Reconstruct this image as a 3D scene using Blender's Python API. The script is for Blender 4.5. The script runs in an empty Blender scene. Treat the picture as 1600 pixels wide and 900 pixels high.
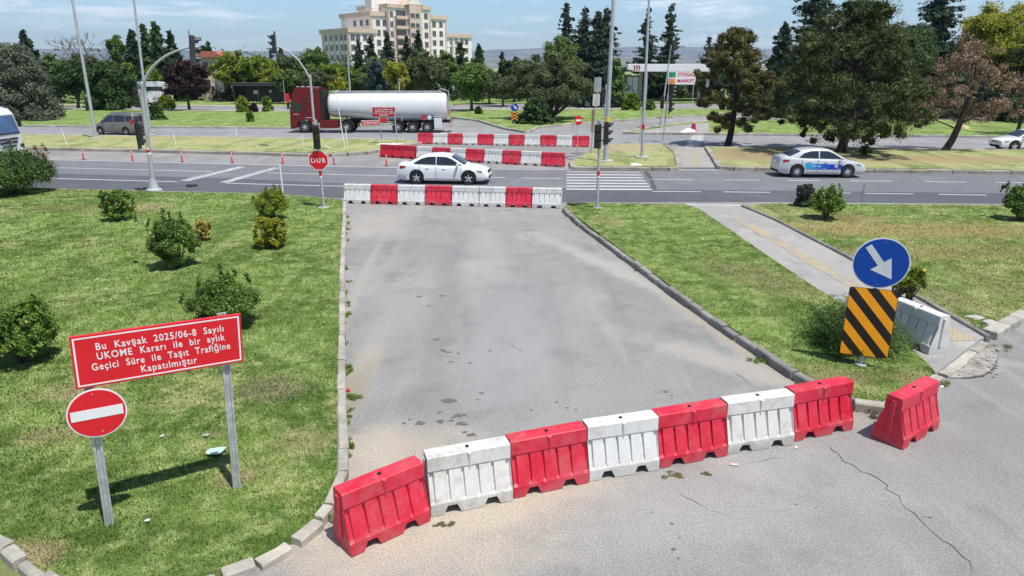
import bpy, bmesh, math, random
import numpy as np
from mathutils import Vector, Matrix, geometry

scene = bpy.context.scene
COL = scene.collection
R = math.radians
PI = math.pi

# ------------------------------------------------------------------ camera
F_PX, EYE = 1067.0, 5.6
PITCH = math.atan(345 / F_PX)
cam_d = bpy.data.cameras.new('camera')
cam = bpy.data.objects.new('camera', cam_d)
COL.objects.link(cam)
cam.location = (0, 0, EYE)
cam.rotation_euler = (PI / 2 - PITCH, 0, 0)
cam_d.sensor_width = 36
cam_d.lens = 36 * F_PX / 1600
cam_d.clip_start = 0.1
cam_d.clip_end = 30000
scene.camera = cam

# ------------------------------------------------------------------ light
SUN_EL = 67.0
SUN_AZ = 135.0          # clockwise from +Y
w = bpy.data.worlds.new('World')
scene.world = w
w.use_nodes = True
nt = w.node_tree
for n in list(nt.nodes):
    nt.nodes.remove(n)
def wn(t, **k):
    n = nt.nodes.new(t)
    for a, b in k.items():
        setattr(n, a, b)
    return n
sky = wn('ShaderNodeTexSky', sky_type='NISHITA', sun_disc=False, sun_elevation=R(SUN_EL),
         sun_rotation=R(SUN_AZ), altitude=1000, air_density=1.0, dust_density=0.7, ozone_density=2.0)
wtc = wn('ShaderNodeTexCoord')
wsep = wn('ShaderNodeSeparateXYZ')
nt.links.new(wtc.outputs['Generated'], wsep.inputs[0])
def wm(op, a, b=None):
    n = wn('ShaderNodeMath', operation=op)
    for i, v in enumerate((a, b)):
        if v is None: continue
        if isinstance(v, (int, float)): n.inputs[i].default_value = v
        else: nt.links.new(v, n.inputs[i])
    return n.outputs[0]
# clouds: noise on the cloud-layer plane (direction divided by its height)
zz = wm('ADD', wm('MAXIMUM', wsep.outputs['Z'], 0.0), 0.09)
cx = wm('DIVIDE', wsep.outputs['X'], zz)
cy = wm('DIVIDE', wsep.outputs['Y'], zz)
cc = wn('ShaderNodeCombineXYZ')
nt.links.new(cx, cc.inputs[0]); nt.links.new(cy, cc.inputs[1]); cc.inputs[2].default_value = 3.4
cn = wn('ShaderNodeTexNoise'); cn.inputs['Scale'].default_value = 1.4
cn.inputs['Detail'].default_value = 8; cn.inputs['Roughness'].default_value = 0.58
cn.inputs['Distortion'].default_value = 0.25
nt.links.new(cc.outputs[0], cn.inputs['Vector'])
cr = wn('ShaderNodeValToRGB')
cr.color_ramp.elements[0].position = 0.51; cr.color_ramp.elements[0].color = (0, 0, 0, 1)
cr.color_ramp.elements[1].position = 0.66; cr.color_ramp.elements[1].color = (1, 1, 1, 1)
nt.links.new(cn.outputs['Fac'], cr.inputs[0])
cf = wm('MULTIPLY', cr.outputs[0], 0.72)
cmix = wn('ShaderNodeMix', data_type='RGBA')
nt.links.new(cf, cmix.inputs['Factor'])
tint = wn('ShaderNodeMix', data_type='RGBA', blend_type='MULTIPLY'); tint.inputs[0].default_value = 1
tint.inputs[7].default_value = (.94, .98, 1.0, 1)
nt.links.new(sky.outputs[0], tint.inputs[6]); nt.links.new(tint.outputs[2], cmix.inputs[6])
cmix.inputs[7].default_value = (8.2, 8.5, 9.0, 1)
bg = wn('ShaderNodeBackground'); bg.inputs[1].default_value = 0.108
out = wn('ShaderNodeOutputWorld')
nt.links.new(cmix.outputs[2], bg.inputs[0]); nt.links.new(bg.outputs[0], out.inputs[0])

sd = bpy.data.lights.new('sun', 'SUN')
sd.energy = 4.1; sd.angle = R(0.53); sd.color = (1.0, 0.955, 0.88)
sun = bpy.data.objects.new('sun', sd); COL.objects.link(sun)
_s = Vector((math.sin(R(SUN_AZ)) * math.cos(R(SUN_EL)), math.cos(R(SUN_AZ)) * math.cos(R(SUN_EL)), math.sin(R(SUN_EL))))
sun.rotation_euler = _s.to_track_quat('Z', 'Y').to_euler()
sun.location = (20, -20, 60)

scene.view_settings.view_transform = 'Standard'
scene.view_settings.look = 'None'
scene.view_settings.gamma = 1
scene.view_settings.use_curve_mapping = False
scene.view_settings.exposure = 0.45
scene.render.engine = 'CYCLES'
cy_ = scene.cycles
cy_.max_bounces = 6; cy_.diffuse_bounces = 2; cy_.glossy_bounces = 3
cy_.transmission_bounces = 4; cy_.transparent_max_bounces = 8; cy_.volume_bounces = 0
cy_.use_denoising = True
cy_.sample_clamp_indirect = 6

# ------------------------------------------------------------------ placing: a pixel of the survey photo -> a point on a level z
def ray(u, v):
    x = (u - 800) / F_PX; y = (450 - v) / F_PX
    return (x, math.cos(PITCH) + y * math.sin(PITCH), -math.sin(PITCH) + y * math.cos(PITCH))
def G(u, v, z=0.0):
    d = ray(u, v); t = (z - EYE) / d[2]
    return Vector((d[0] * t, d[1] * t, z))
def at(u, v, Y):
    d = ray(u, v); t = Y / d[1]
    return Vector((d[0] * t, Y, EYE + d[2] * t))
def ppm(Y, z=0.0):           # photo pixels per metre at ground distance Y
    return F_PX / (Y * math.cos(PITCH) + (EYE - z) * math.sin(PITCH))

# ------------------------------------------------------------------ materials
class NT:
    def __init__(s, name):
        s.m = bpy.data.materials.new(name); s.m.use_nodes = True
        s.t = s.m.node_tree; s.b = s.t.nodes['Principled BSDF']
        s.b.inputs['Specular IOR Level'].default_value = 0.3
    def n(s, t, **k):
        n = s.t.nodes.new(t)
        for a, b in k.items(): setattr(n, a, b)
        return n
    def set(s, sock, v):
        if v is None: return
        if isinstance(v, (int, float)): sock.default_value = v
        elif isinstance(v, tuple):
            sock.default_value = v if len(v) == len(sock.default_value) else tuple(v) + (1,)
        else: s.t.links.new(v, sock)
    def math(s, op, a, b=None, c=None, clamp=False):
        n = s.n('ShaderNodeMath', operation=op, use_clamp=clamp)
        s.set(n.inputs[0], a); s.set(n.inputs[1], b)
        if c is not None: s.set(n.inputs[2], c)
        return n.outputs[0]
    def pos(s):
        return s.n('ShaderNodeNewGeometry').outputs['Position']
    def obj(s):
        return s.n('ShaderNodeTexCoord').outputs['Object']
    def map(s, v, scale=(1, 1, 1), loc=(0, 0, 0), rot=(0, 0, 0)):
        n = s.n('ShaderNodeMapping'); s.set(n.inputs[0], v)
        n.inputs['Location'].default_value = loc; n.inputs['Rotation'].default_value = rot
        n.inputs['Scale'].default_value = scale
        return n.outputs[0]
    def noise(s, v, scale, detail=3, rough=.5, dist=0):
        n = s.n('ShaderNodeTexNoise'); s.set(n.inputs['Vector'], v)
        n.inputs['Scale'].default_value = scale; n.inputs['Detail'].default_value = detail
        n.inputs['Roughness'].default_value = rough; n.inputs['Distortion'].default_value = dist
        return n.outputs['Fac']
    def ramp(s, f, a, b):           # smooth 0..1 between a and b
        n = s.n('ShaderNodeMapRange', interpolation_type='SMOOTHSTEP')
        s.set(n.inputs[0], f); s.set(n.inputs[1], a); s.set(n.inputs[2], b)
        return n.outputs[0]
    def mix(s, f, a, b, blend='MIX'):
        n = s.n('ShaderNodeMix', data_type='RGBA', blend_type=blend)
        s.set(n.inputs['Factor'], f); s.set(n.inputs[6], a); s.set(n.inputs[7], b)
        return n.outputs[2]
    def bump(s, h, strength=.3, dist=.01):
        n = s.n('ShaderNodeBump'); s.set(n.inputs['Height'], h)
        n.inputs['Strength'].default_value = strength; n.inputs['Distance'].default_value = dist
        s.t.links.new(n.outputs[0], s.b.inputs['Normal'])
    def col(s, c): s.set(s.b.inputs['Base Color'], c)
    def rough(s, r): s.set(s.b.inputs['Roughness'], r)

MATS = {}
def mat(name, col, rough=.6, metal=0, var=.12, scale=3, coat=0, dirt=None, dirt_amt=.5, spec=None):
    if name in MATS: return MATS[name]
    k = NT(name)
    v = k.obj()
    f = k.noise(v, scale, 5, .6)
    lo = tuple(c * (1 - var) for c in col); hi = tuple(min(1, c * (1 + var)) for c in col)
    c = k.mix(k.ramp(f, .3, .7), lo, hi)
    if dirt:
        d = k.ramp(k.noise(v, scale * 1.7, 6, .7, .4), .5, .72)
        c = k.mix(k.math('MULTIPLY', d, dirt_amt), c, dirt)
    k.col(c)
    k.rough(k.math('ADD', k.math('MULTIPLY', k.noise(v, scale * 5, 3), .16), rough - .08))
    k.b.inputs['Metallic'].default_value = metal
    k.b.inputs['Coat Weight'].default_value = coat
    k.b.inputs['Coat Roughness'].default_value = .06
    if spec is not None: k.b.inputs['Specular IOR Level'].default_value = spec
    MATS[name] = k.m
    return k.m

def ellipse(k, p, cx, cy, rx, ry, ang=0, wob=None, soft=.5):
    """0..1 mask of a patch on the ground with a ragged edge"""
    mp = k.n('ShaderNodeMapping', vector_type='TEXTURE'); k.set(mp.inputs[0], p)
    mp.inputs['Location'].default_value = (cx, cy, 0)
    mp.inputs['Rotation'].default_value = (0, 0, ang); mp.inputs['Scale'].default_value = (rx, ry, 1e6)
    q = mp.outputs[0]
    ln = k.n('ShaderNodeVectorMath', operation='LENGTH'); k.set(ln.inputs[0], q)
    d = ln.outputs['Value']
    if wob is not None: d = k.math('ADD', d, k.math('MULTIPLY', k.math('SUBTRACT', wob, .5), 1.6))
    return k.math('SUBTRACT', 1.0, k.ramp(d, 1 - soft, 1 + soft * .3))

def asphalt(name, base, warm, speck=.25, patches=(), blot=.25, agg=55.0):
    k = NT(name); p = k.pos()
    big = k.noise(p, .11, 4, .6, .4); mid = k.noise(p, .9, 6, .65, .3); fine = k.noise(p, agg, 2, .8)
    fine2 = k.noise(p, 14, 5, .75)
    c = k.mix(k.ramp(big, .35, .65), base, warm)
    dark = tuple(x * (1 - blot) for x in base)
    c = k.mix(k.math('MULTIPLY', k.ramp(mid, .48, .7), .8), c, dark)
    lite = tuple(min(1, x * 1.22) for x in warm)
    c = k.mix(k.math('MULTIPLY', k.ramp(k.noise(p, .35, 5, .7, .8), .52, .7), .7), c, lite)
    if name == 'worn_asphalt':
        st_ = k.noise(k.map(p, (1.1, .10, 1)), 1.0, 5, .6, .3)
        c = k.mix(k.math('MULTIPLY', k.ramp(st_, .52, .68), .4), c, lite); c = k.mix(k.math('MULTIPLY', k.ramp(st_, .46, .34), .35), c, dark)
    wob = k.noise(p, 1.3, 6, .68, .3)
    for (x, y, rx, ry, a, colr, amt) in patches:
        m = ellipse(k, p, x, y, rx, ry, a, wob, .75)
        c = k.mix(k.math('MULTIPLY', m, amt), c, colr)
    c = k.mix(k.math('MULTIPLY', k.ramp(fine, .48, .60), speck * 1.6), c, tuple(x * .5 for x in base))
    g3_ = k.noise(p, 38, 3, .9)
    c = k.mix(k.math('MULTIPLY', k.ramp(g3_, .50, .60), speck * 1.6), c, tuple(x * .52 for x in base))
    c = k.mix(k.math('MULTIPLY', k.ramp(g3_, .47, .38), speck * 1.3), c, tuple(min(1, x * 1.5) for x in warm))
    c = k.mix(k.math('MULTIPLY', k.ramp(fine2, .5, .75), speck), c, tuple(min(1, x * 1.35) for x in warm))
    c = k.mix(k.math('MULTIPLY', k.ramp(k.noise(p, 5.5, 5, .7, .6), .69, .73), .5), c, tuple(x * .35 for x in base))
    k.col(c); k.rough(.88)
    k.bump(k.math('ADD', k.math('MULTIPLY', fine, .6), k.math('MULTIPLY', fine2, .8)), .5, .012)
    return k.m

def grass_col(k, p, dry=0.0):
    g1, g2, g3 = (.092, .165, .032), (.215, .308, .082), (.47, .44, .23)
    a = k.noise(p, .45, 5, .62, .5); b = k.noise(p, 2.6, 5, .7, .3); f = k.noise(p, 22, 3, .7)
    str_ = k.noise(k.map(p, (.25, 1.4, 1), rot=(0, 0, .25)), 1.0, 4, .6, .3)
    c = k.mix(k.ramp(k.math('ADD', k.math('MULTIPLY', a, .5), k.math('MULTIPLY', str_, .5)), .38, .62), g1, g2)
    c = k.mix(k.math('MULTIPLY', k.ramp(b, .42, .64), .75), c, (.37, .45, .17))
    dm = k.ramp(k.math('ADD', k.math('MULTIPLY', k.noise(p, .3, 6, .68, .6), .7), k.math('MULTIPLY', b, .3)), .52 - dry, .68 - dry)
    c = k.mix(k.math('MULTIPLY', dm, .75), c, g3)
    mow = k.noise(k.map(p, (.9, .16, 1), rot=(0, 0, -.5)), 1.0, 3, .5, .6)
    c = k.mix(k.math('MULTIPLY', k.ramp(mow, .5, .62), .4), c, (.085, .155, .026))
    c = k.mix(k.math('MULTIPLY', k.ramp(f, .4, .75), .3), c, (.070, .11, .02))
    return c
PATCH = {}
def patched(dry, patches):
    def fn(k, p):
        c = grass_col(k, p, dry); wob = k.noise(p, 1.6, 6, .68, .3)
        for (x, y, rx, ry, a, colr, amt) in patches:
            c = k.mix(k.math('MULTIPLY', ellipse(k, p, x, y, rx, ry, a, wob, .8), amt), c, colr)
        return c
    return fn
def grass_mat(name, dry=0.0, patches=()):
    k = NT(name); p = k.pos()
    PATCH[name] = patched(dry, patches); c = PATCH[name](k, p)
    k.col(c); k.rough(.9); k.b.inputs['Specular IOR Level'].default_value = .1
    k.bump(k.math('ADD', k.noise(p, 45, 3, .8), k.noise(p, 9, 4, .7)), .9, .05)
    return k.m

def blade_mat(name, base_fn):
    k = NT(name); p = k.pos(); c = base_fn(k, p)
    hv = k.n('ShaderNodeHueSaturation'); k.set(hv.inputs['Color'], c)
    k.set(hv.inputs['Value'], k.math('ADD', k.math('MULTIPLY', k.n('ShaderNodeNewGeometry').outputs['Random Per Island'], .35), 1.25)); c = hv.outputs[0]
    k.col(c); k.rough(.8); k.b.inputs['Specular IOR Level'].default_value = .15
    up = k.n('ShaderNodeCombineXYZ'); up.inputs[2].default_value = 1
    k.t.links.new(up.outputs[0], k.b.inputs['Normal'])
    tr = k.n('ShaderNodeBsdfTranslucent'); k.set(tr.inputs[0], c)
    ms = k.n('ShaderNodeMixShader'); ms.inputs[0].default_value = .3
    k.t.links.new(k.b.outputs[0], ms.inputs[1]); k.t.links.new(tr.outputs[0], ms.inputs[2])
    k.t.links.new(ms.outputs[0], k.t.nodes['Material Output'].inputs[0])
    return k.m
def leaf_mat(name, dark, light, tip=None, rough=.65, trans=.38):
    k = NT(name); p = k.obj()
    rnd = k.n('ShaderNodeNewGeometry').outputs['Random Per Island']
    c = k.mix(k.ramp(k.noise(p, .9, 4, .65), .35, .65), dark, light)
    if tip: c = k.mix(k.math('MULTIPLY', k.ramp(rnd, .62, .95), .8), c, tip)
    hv = k.n('ShaderNodeHueSaturation'); k.set(hv.inputs['Color'], c)
    k.set(hv.inputs['Value'], k.math('ADD', k.math('MULTIPLY', rnd, .5), .75))
    c = hv.outputs[0]
    k.col(c); k.rough(rough); k.b.inputs['Specular IOR Level'].default_value = .25
    tr = k.n('ShaderNodeBsdfTranslucent'); k.set(tr.inputs[0], c)
    ms = k.n('ShaderNodeMixShader'); ms.inputs[0].default_value = trans
    k.t.links.new(k.b.outputs[0], ms.inputs[1]); k.t.links.new(tr.outputs[0], ms.inputs[2])
    k.t.links.new(ms.outputs[0], k.t.nodes['Material Output'].inputs[0])
    return k.m

# ------------------------------------------------------------------ mesh builder
class MB:
    def __init__(s): s.v = []; s.f = []; s.m = []; s.mi = 0
    def mat(s, i): s.mi = i; return s
    def add(s, vs, fs):
        n = len(s.v); s.v += [tuple(x) for x in vs]
        s.f += [tuple(n + i for i in f) for f in fs]; s.m += [s.mi] * len(fs)
        return s
    def box(s, c, d, rz=0, ry=0, rx=0):
        M = Matrix.Rotation(rz, 3, 'Z') @ Matrix.Rotation(ry, 3, 'Y') @ Matrix.Rotation(rx, 3, 'X')
        vs = [M @ Vector((x * d[0] / 2, y * d[1] / 2, z * d[2] / 2)) + Vector(c) for x in (-1, 1) for y in (-1, 1) for z in (-1, 1)]
        return s.add(vs, [(0, 1, 3, 2), (4, 6, 7, 5), (0, 4, 5, 1), (2, 3, 7, 6), (0, 2, 6, 4), (1, 5, 7, 3)])
    def bar(s, a, b, w, h=None):       # square bar from a to b
        a = Vector(a); b = Vector(b); d = b - a
        q = d.to_track_quat('X', 'Z').to_matrix()
        h = h or w; L = d.length
        vs = [q @ Vector((x * L / 2, y * w / 2, z * h / 2)) + (a + b) / 2 for x in (-1, 1) for y in (-1, 1) for z in (-1, 1)]
        return s.add(vs, [(0, 1, 3, 2), (4, 6, 7, 5), (0, 4, 5, 1), (2, 3, 7, 6), (0, 2, 6, 4), (1, 5, 7, 3)])
    def tube(s, pts, rad, n=10, cap=True):
        pts = [Vector(p) for p in pts]
        if isinstance(rad, (int, float)): rad = [rad] * len(pts)
        base = len(s.v); vs = []; fs = []
        up = None
        for i, p in enumerate(pts):
            d = (pts[min(i + 1, len(pts) - 1)] - pts[max(i - 1, 0)]).normalized()
            if up is None:
                up = Vector((1, 0, 0)) if abs(d.x) < .8 else Vector((0, 1, 0))
            a = (up - d * up.dot(d)).normalized(); up = a; b = d.cross(a)
            for j in range(n):
                t = 2 * PI * j / n
                vs.append(p + (a * math.cos(t) + b * math.sin(t)) * rad[i])
        for i in range(len(pts) - 1):
            for j in range(n):
                k2 = (j + 1) % n
                fs.append((i * n + j, i * n + k2, (i + 1) * n + k2, (i + 1) * n + j))
        if cap:
            fs.append(tuple(range(n - 1, -1, -1))); fs.append(tuple((len(pts) - 1) * n + j for j in range(n)))
        return s.add(vs, fs)
    def prism(s, poly, a, b, axis='y'):
        """poly of 2-d points extruded from a to b along axis (y: poly is x,z; x: poly is y,z; z: poly is x,y)"""
        f = {'y': lambda p, t: (p[0], t, p[1]), 'x': lambda p, t: (t, p[0], p[1]), 'z': lambda p, t: (p[0], p[1], t)}[axis]
        n = len(poly); vs = [f(p, a) for p in poly] + [f(p, b) for p in poly]
        tri = geometry.tessellate_polygon([[Vector((p[0], p[1], 0)) for p in poly]])
        fs = [tuple(t) for t in tri] + [tuple(n + i for i in reversed(t)) for t in tri]
        fs += [(i, (i + 1) % n, n + (i + 1) % n, n + i) for i in range(n)]
        return s.add(vs, fs)
    def disc(s, c, r, y0, y1, n=40):     # flat disc facing -y, from y0 to y1
        poly = [(c[0] + r * math.cos(2 * PI * i / n), c[1] + r * math.sin(2 * PI * i / n)) for i in range(n)]
        return s.prism(poly, y0, y1)
    def loft(s, rings, closed=True, caps=True):
        n = len(rings[0]); vs = [p for r in rings for p in r]; fs = []
        for i in range(len(rings) - 1):
            for j in range(n if closed else n - 1):
                k2 = (j + 1) % n
                fs.append((i * n + j, i * n + k2, (i + 1) * n + k2, (i + 1) * n + j))
        if caps:
            fs.append(tuple(range(n - 1, -1, -1))); fs.append(tuple((len(rings) - 1) * n + j for j in range(n)))
        return s.add(vs, fs)
    def mesh(s, name, mats, smooth=None, fix=True, bevel=0):
        me = bpy.data.meshes.new(name); me.from_pydata(s.v, [], s.f)
        for m in (mats if isinstance(mats, (list, tuple)) else [mats]): me.materials.append(m)
        me.polygons.foreach_set('material_index', s.m)
        if fix or bevel:
            bm = bmesh.new(); bm.from_mesh(me)
            bmesh.ops.recalc_face_normals(bm, faces=bm.faces)
            if bevel:
                bmesh.ops.remove_doubles(bm, verts=bm.verts, dist=1e-5)
                es = [e for e in bm.edges if len(e.link_faces) == 2 and e.calc_face_angle(0) > R(28)]
                bmesh.ops.bevel(bm, geom=es, offset=bevel, segments=2, affect='EDGES', profile=.6, clamp_overlap=True)
            bm.to_mesh(me); bm.free()
        if smooth is not None:
            me.polygons.foreach_set('use_smooth', [True] * len(me.polygons))
            me.set_sharp_from_angle(angle=R(smooth))
        me.update()
        return me
    def build(s, name, mats, parent=None, smooth=None, bevel=0, **kw):
        return link(name, s.mesh(name, mats, smooth, bevel=bevel), parent, **kw)

def link(name, me, parent=None, loc=None, rot=None, label=None):
    o = bpy.data.objects.new(name, me); COL.objects.link(o)
    if parent is not None: o.parent = parent
    if loc is not None: o.location = loc
    if rot is not None: o.rotation_euler = rot
    if label: o['label'] = label
    return o
def tag(o, label, cat, group=None, kind=None):
    if label: o['label'] = label
    if cat: o['category'] = cat
    if group: o['group'] = group
    if kind: o['kind'] = kind
    return o
def struct(name, mb, m, smooth=None):
    o = mb.build(name, m, smooth=smooth) if isinstance(mb, MB) else link(name, mb)
    o['kind'] = 'structure'
    return o
def thing(name, label, cat, loc=(0, 0, 0), rz=0, group=None):
    o = bpy.data.objects.new(name, None); COL.objects.link(o)
    o.location = loc; o.rotation_euler = (0, 0, rz); o.empty_display_size = .3
    return tag(o, label, cat, group)
def copy_tree(o, parent=None):
    c = o.copy(); COL.objects.link(c); c.parent = parent
    for ch in list(o.children): copy_tree(ch, c)
    return c
def text_mesh(s, mats, x0, x1, base, h, y, bold=.012, thick=.002, spacing=1.0, word=1.0, tilt=0):
    """flat lettering facing -y; fits x0..x1, cap height h, baseline z=base"""
    cu = bpy.data.curves.new('lettering', 'FONT'); cu.body = s; cu.size = 1; cu.offset = bold
    cu.extrude = .004; cu.space_word = word; cu.space_character = spacing; cu.resolution_u = 4
    o = bpy.data.objects.new('lettering', cu); COL.objects.link(o)
    bpy.context.view_layer.update()
    me = bpy.data.meshes.new_from_object(o.evaluated_get(bpy.context.evaluated_depsgraph_get()))
    bpy.data.objects.remove(o); bpy.data.curves.remove(cu)
    n = len(me.vertices); a = np.empty(n * 3, 'f'); me.vertices.foreach_get('co', a); a = a.reshape(-1, 3)
    xs = a[:, 0]; sx = (x1 - x0) / max(1e-6, xs.max() - xs.min()); sz = h / .70
    X = (xs - xs.min()) * sx + x0; Z = a[:, 1] * sz + base; Y = y - (a[:, 2] + .004) * thick / .008
    Z = Z + (X - x0) * math.tan(tilt)
    me.vertices.foreach_set('co', np.stack([X, Y, Z], 1).astype('f').ravel())
    me.materials.clear(); me.materials.append(mats); me.update()
    return me
# ================================================================== GROUND AND ROADS
SAND = (.50, .425, .325); DRY = (.36, .30, .17); OIL = (.07, .07, .07)
def gp(u, v): p = G(u, v); return (p.x, p.y)
def pat(u, v, rx, ry, a, c, amt): x, y = gp(u, v); return (x, y, rx, ry, a, c, amt)

GREY = (.225, .221, .216); WARM = (.300, .292, .280)
M_yard = asphalt('worn_asphalt', GREY, WARM, .3, [
    pat(740, 800, 2.0, .9, .35, SAND, .95), pat(600, 800, 1.1, .7, .3, SAND, .9),
    pat(620, 710, 1.6, 1.1, .2, SAND, .8), pat(560, 590, .35, 2.6, 0, (.40, .35, .27), .8),
    pat(690, 870, 2.0, .6, .1, SAND, .5), pat(540, 870, 1.0, .5, .3, SAND, .6), pat(900, 760, 1.2, .4, .3, SAND, .45), pat(590, 350, 1.6, 3.2, 0, (0.425, 0.388, 0.338), .6), pat(760, 400, .9, 5, 0, (0.388, 0.375, 0.362), .5),
    pat(960, 420, .5, 5, .45, (0.45, 0.425, 0.388), .7), pat(1180, 580, .6, 3.5, .85, (0.425, 0.388, 0.338), .7),
    pat(1490, 560, .9, .7, .4, (0.45, 0.413, 0.35), .8), pat(1440, 720, 2.0, 1.2, 0, (.22, .22, .225), .5),
    pat(800, 520, 1.2, 5, -.05, (.29, .29, .295), .6),
    pat(1085, 486, 7.6, .45, -1.342, (.38, .345, .29), .7), pat(1160, 540, 4.0, .35, -1.30, (.36, .31, .24), .8), pat(546, 480, 9.0, .20, 1.64, (.38, .345, .29), .7), pat(900, 350, 1.2, .6, -1.3, (.30, .26, .20), .8),
    pat(545, 620, 1.6, .45, 1.6, (.25, .215, .16), .8), pat(690, 480, 8, .55, 1.62, (.19, .187, .184), .5), pat(1080, 800, 2.2, 1.0, .2, (.37, .35, .325), .6)], blot=.2)
M_road = asphalt('road_asphalt', (.150, .153, .165), (.18, .183, .192), .16, blot=.16, agg=30)
M_lane = asphalt('fresh_lane_asphalt', (.088, .092, .106), (.104, .108, .120), .14, blot=.14, agg=30)
M_far = asphalt('far_road_asphalt', (.22, .222, .232), (.27, .27, .275), .14, blot=.16, agg=20)
M_pave = asphalt('path_asphalt', (.29, .28, .27), (.38, .36, .33), .25, blot=.2)
M_lawn = grass_mat('lawn', 0.0, [
    pat(370, 760, .45, .3, 0, DRY, .8), pat(130, 620, .8, .5, .2, DRY, .7), pat(640 - 440, 590, .5, .3, 0, DRY, .6),
    pat(430, 620, .7, .6, 0, (.23, .21, .13), .8), pat(480, 700, .5, .5, 0, DRY, .5), pat(215, 330, 1.6, .9, 0, DRY, .7), pat(120, 330, 3, 1.0, 0, (.24, .23, .10), .6), pat(95, 690, .8, .35, .2, DRY, .55), pat(330, 690, .3, .15, 0, DRY, .5),
    pat(20, 885, .8, .35, 0, DRY, .9)])
M_lawn2 = grass_mat('wedge_lawn', .0, [
    pat(1180, 440, 1.1, 2.6, .5, (.24, .22, .11), .6), pat(1300, 600, .8, .7, 0, DRY, .6), pat(950, 350, .6, 1.2, .3, DRY, .5), pat(1420, 600, .5, .4, 0, DRY, .6)])
M_lawn3 = grass_mat('dry_lawn', .05, [
    pat(1430, 365, 7.5, 1.6, -.05, (.34, .27, .12), .85), pat(1500, 400, 5, 1.4, 0, (.30, .26, .12), .7), pat(1330, 345, 1.6, .8, 0, (.26, .20, .10), .7), pat(1560, 450, 1.2, 2, 0, (.24, .24, .10), .6),
    pat(1480, 470, .8, 1, .4, (.26, .24, .12), .6)])
M_median = grass_mat('dry_median_grass', .17, [pat(120, 218, 9, 1.6, 0, (.36, .30, .15), .7), pat(340, 218, 9, 1.8, 0, (.38, .31, .17), .7), pat(985, 234, 3.2, 2.6, 0, (.42, .33, .22), .9), pat(1500, 252, 18, 2.2, 0, (.36, .27, .155), .85), pat(1200, 244, 6, 4, 0, (.33, .24, .15), .9), pat(1380, 236, 14, 1.6, 0, (.20, .17, .09), .6)])
M_flawn = grass_mat('far_lawn', .0, [])
M_land = grass_mat('outlying_land', .06, [])

def poly(pts, z, name, m, skirt=None):
    """flat sheet from world points (Vectors or pixel pairs)"""
    P = [Vector((p[0], p[1], z)) if isinstance(p, Vector) else G(p[0], p[1], z) for p in pts]
    mb = MB(); mb.v = [tuple(p) for p in P]
    tri = geometry.tessellate_polygon([[Vector((p.x, p.y, 0)) for p in P]])
    fs = []
    for t in tri:
        a, b, c = (P[i] for i in t)
        fs.append(tuple(t) if (b - a).cross(c - a).z > 0 else tuple(reversed(t)))
    if skirt is None: skirt = z > .1
    if skirt:
        n = len(P); mb.v += [(p.x, p.y, -.05) for p in P]
        fs += [(i, (i + 1) % n, n + (i + 1) % n, n + i) for i in range(n)]
    mb.f = fs; mb.m = [0] * len(fs)
    me = mb.mesh(name, m, fix=False)
    o = link(name, me); o['kind'] = 'structure'
    return o, P
V = lambda x, y: Vector((x, y, 0))

mb = MB(); mb.v = [(-9000, -300, -.06), (9000, -300, -.06), (9000, 14000, -.06), (-9000, 14000, -.06)]; mb.f = [(0, 1, 2, 3)]; mb.m = [0]
o = link('ground', mb.mesh('ground', M_land, fix=False)); o['kind'] = 'structure'

# paved base of the junction and side streets
poly([V(-170, 1), V(170, 1), V(170, 118), V(-170, 118)], 0, 'side_road', M_yard)
near = [V(-170, 36.5), V(-60, 35.2), (92, 294), (240, 297.5), (400, 301), (535, 309.5), (700, 314), (886, 315.5), (1200, 315.5), (1560, 318), V(60, 27.8), V(170, 23)]
upper = [V(170, 28), V(60, 36.0), (1600, 269), (1350, 266.5), (1200, 265), (800, 263.5), (625, 261), (400, 256), (82, 248.5), V(-60, 46.5), V(-170, 54)]
poly(near + upper, .004, 'main_road', M_road)
# freshly laid near lane
lane = [V(170, 26.0), V(60, 31.2), (1560, 302), (1200, 297.5), (1000, 296), (800, 293), (600, 288.5), (352, 278.5), (89, 271), V(-60, 38.8), V(-170, 41)]
poly(near + lane, .008, 'near_lane', M_lane)
poly([V(-170, 71), V(-50, 62.0), (37, 209.5), (400, 214), (650, 219), (900, 224), (1110, 228), (1350, 230.5), (1600, 233), V(60, 46), V(170, 32),
      V(170, 44), V(60, 57.5), (1600, 213), (1200, 209), (970, 207), (400, 198.5), (37, 195.5), V(-170, 79)], .004, 'far_carriageway', M_far)
poly([V(-170, 92), V(-60, 92), (87, 172), (400, 175), (700, 172.5), (707, 165.5), (400, 166.5), (87, 164), V(-60, 104), V(-170, 104)], .004, 'service_road', M_far)

def strip(mb, pts, width, z=.012):
    P = [p if isinstance(p, Vector) else G(p[0], p[1], z) for p in pts]
    L = []; Rr = []
    for i, p in enumerate(P):
        d = P[min(i + 1, len(P) - 1)] - P[max(i - 1, 0)]
        nrm = Vector((-d.y, d.x, 0)).normalized() * width / 2
        L.append((p.x + nrm.x, p.y + nrm.y, z)); Rr.append((p.x - nrm.x, p.y - nrm.y, z))
    n = len(P)
    mb.add(L + Rr, [(n + i, n + i + 1, i + 1, i) for i in range(n - 1)])

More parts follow.
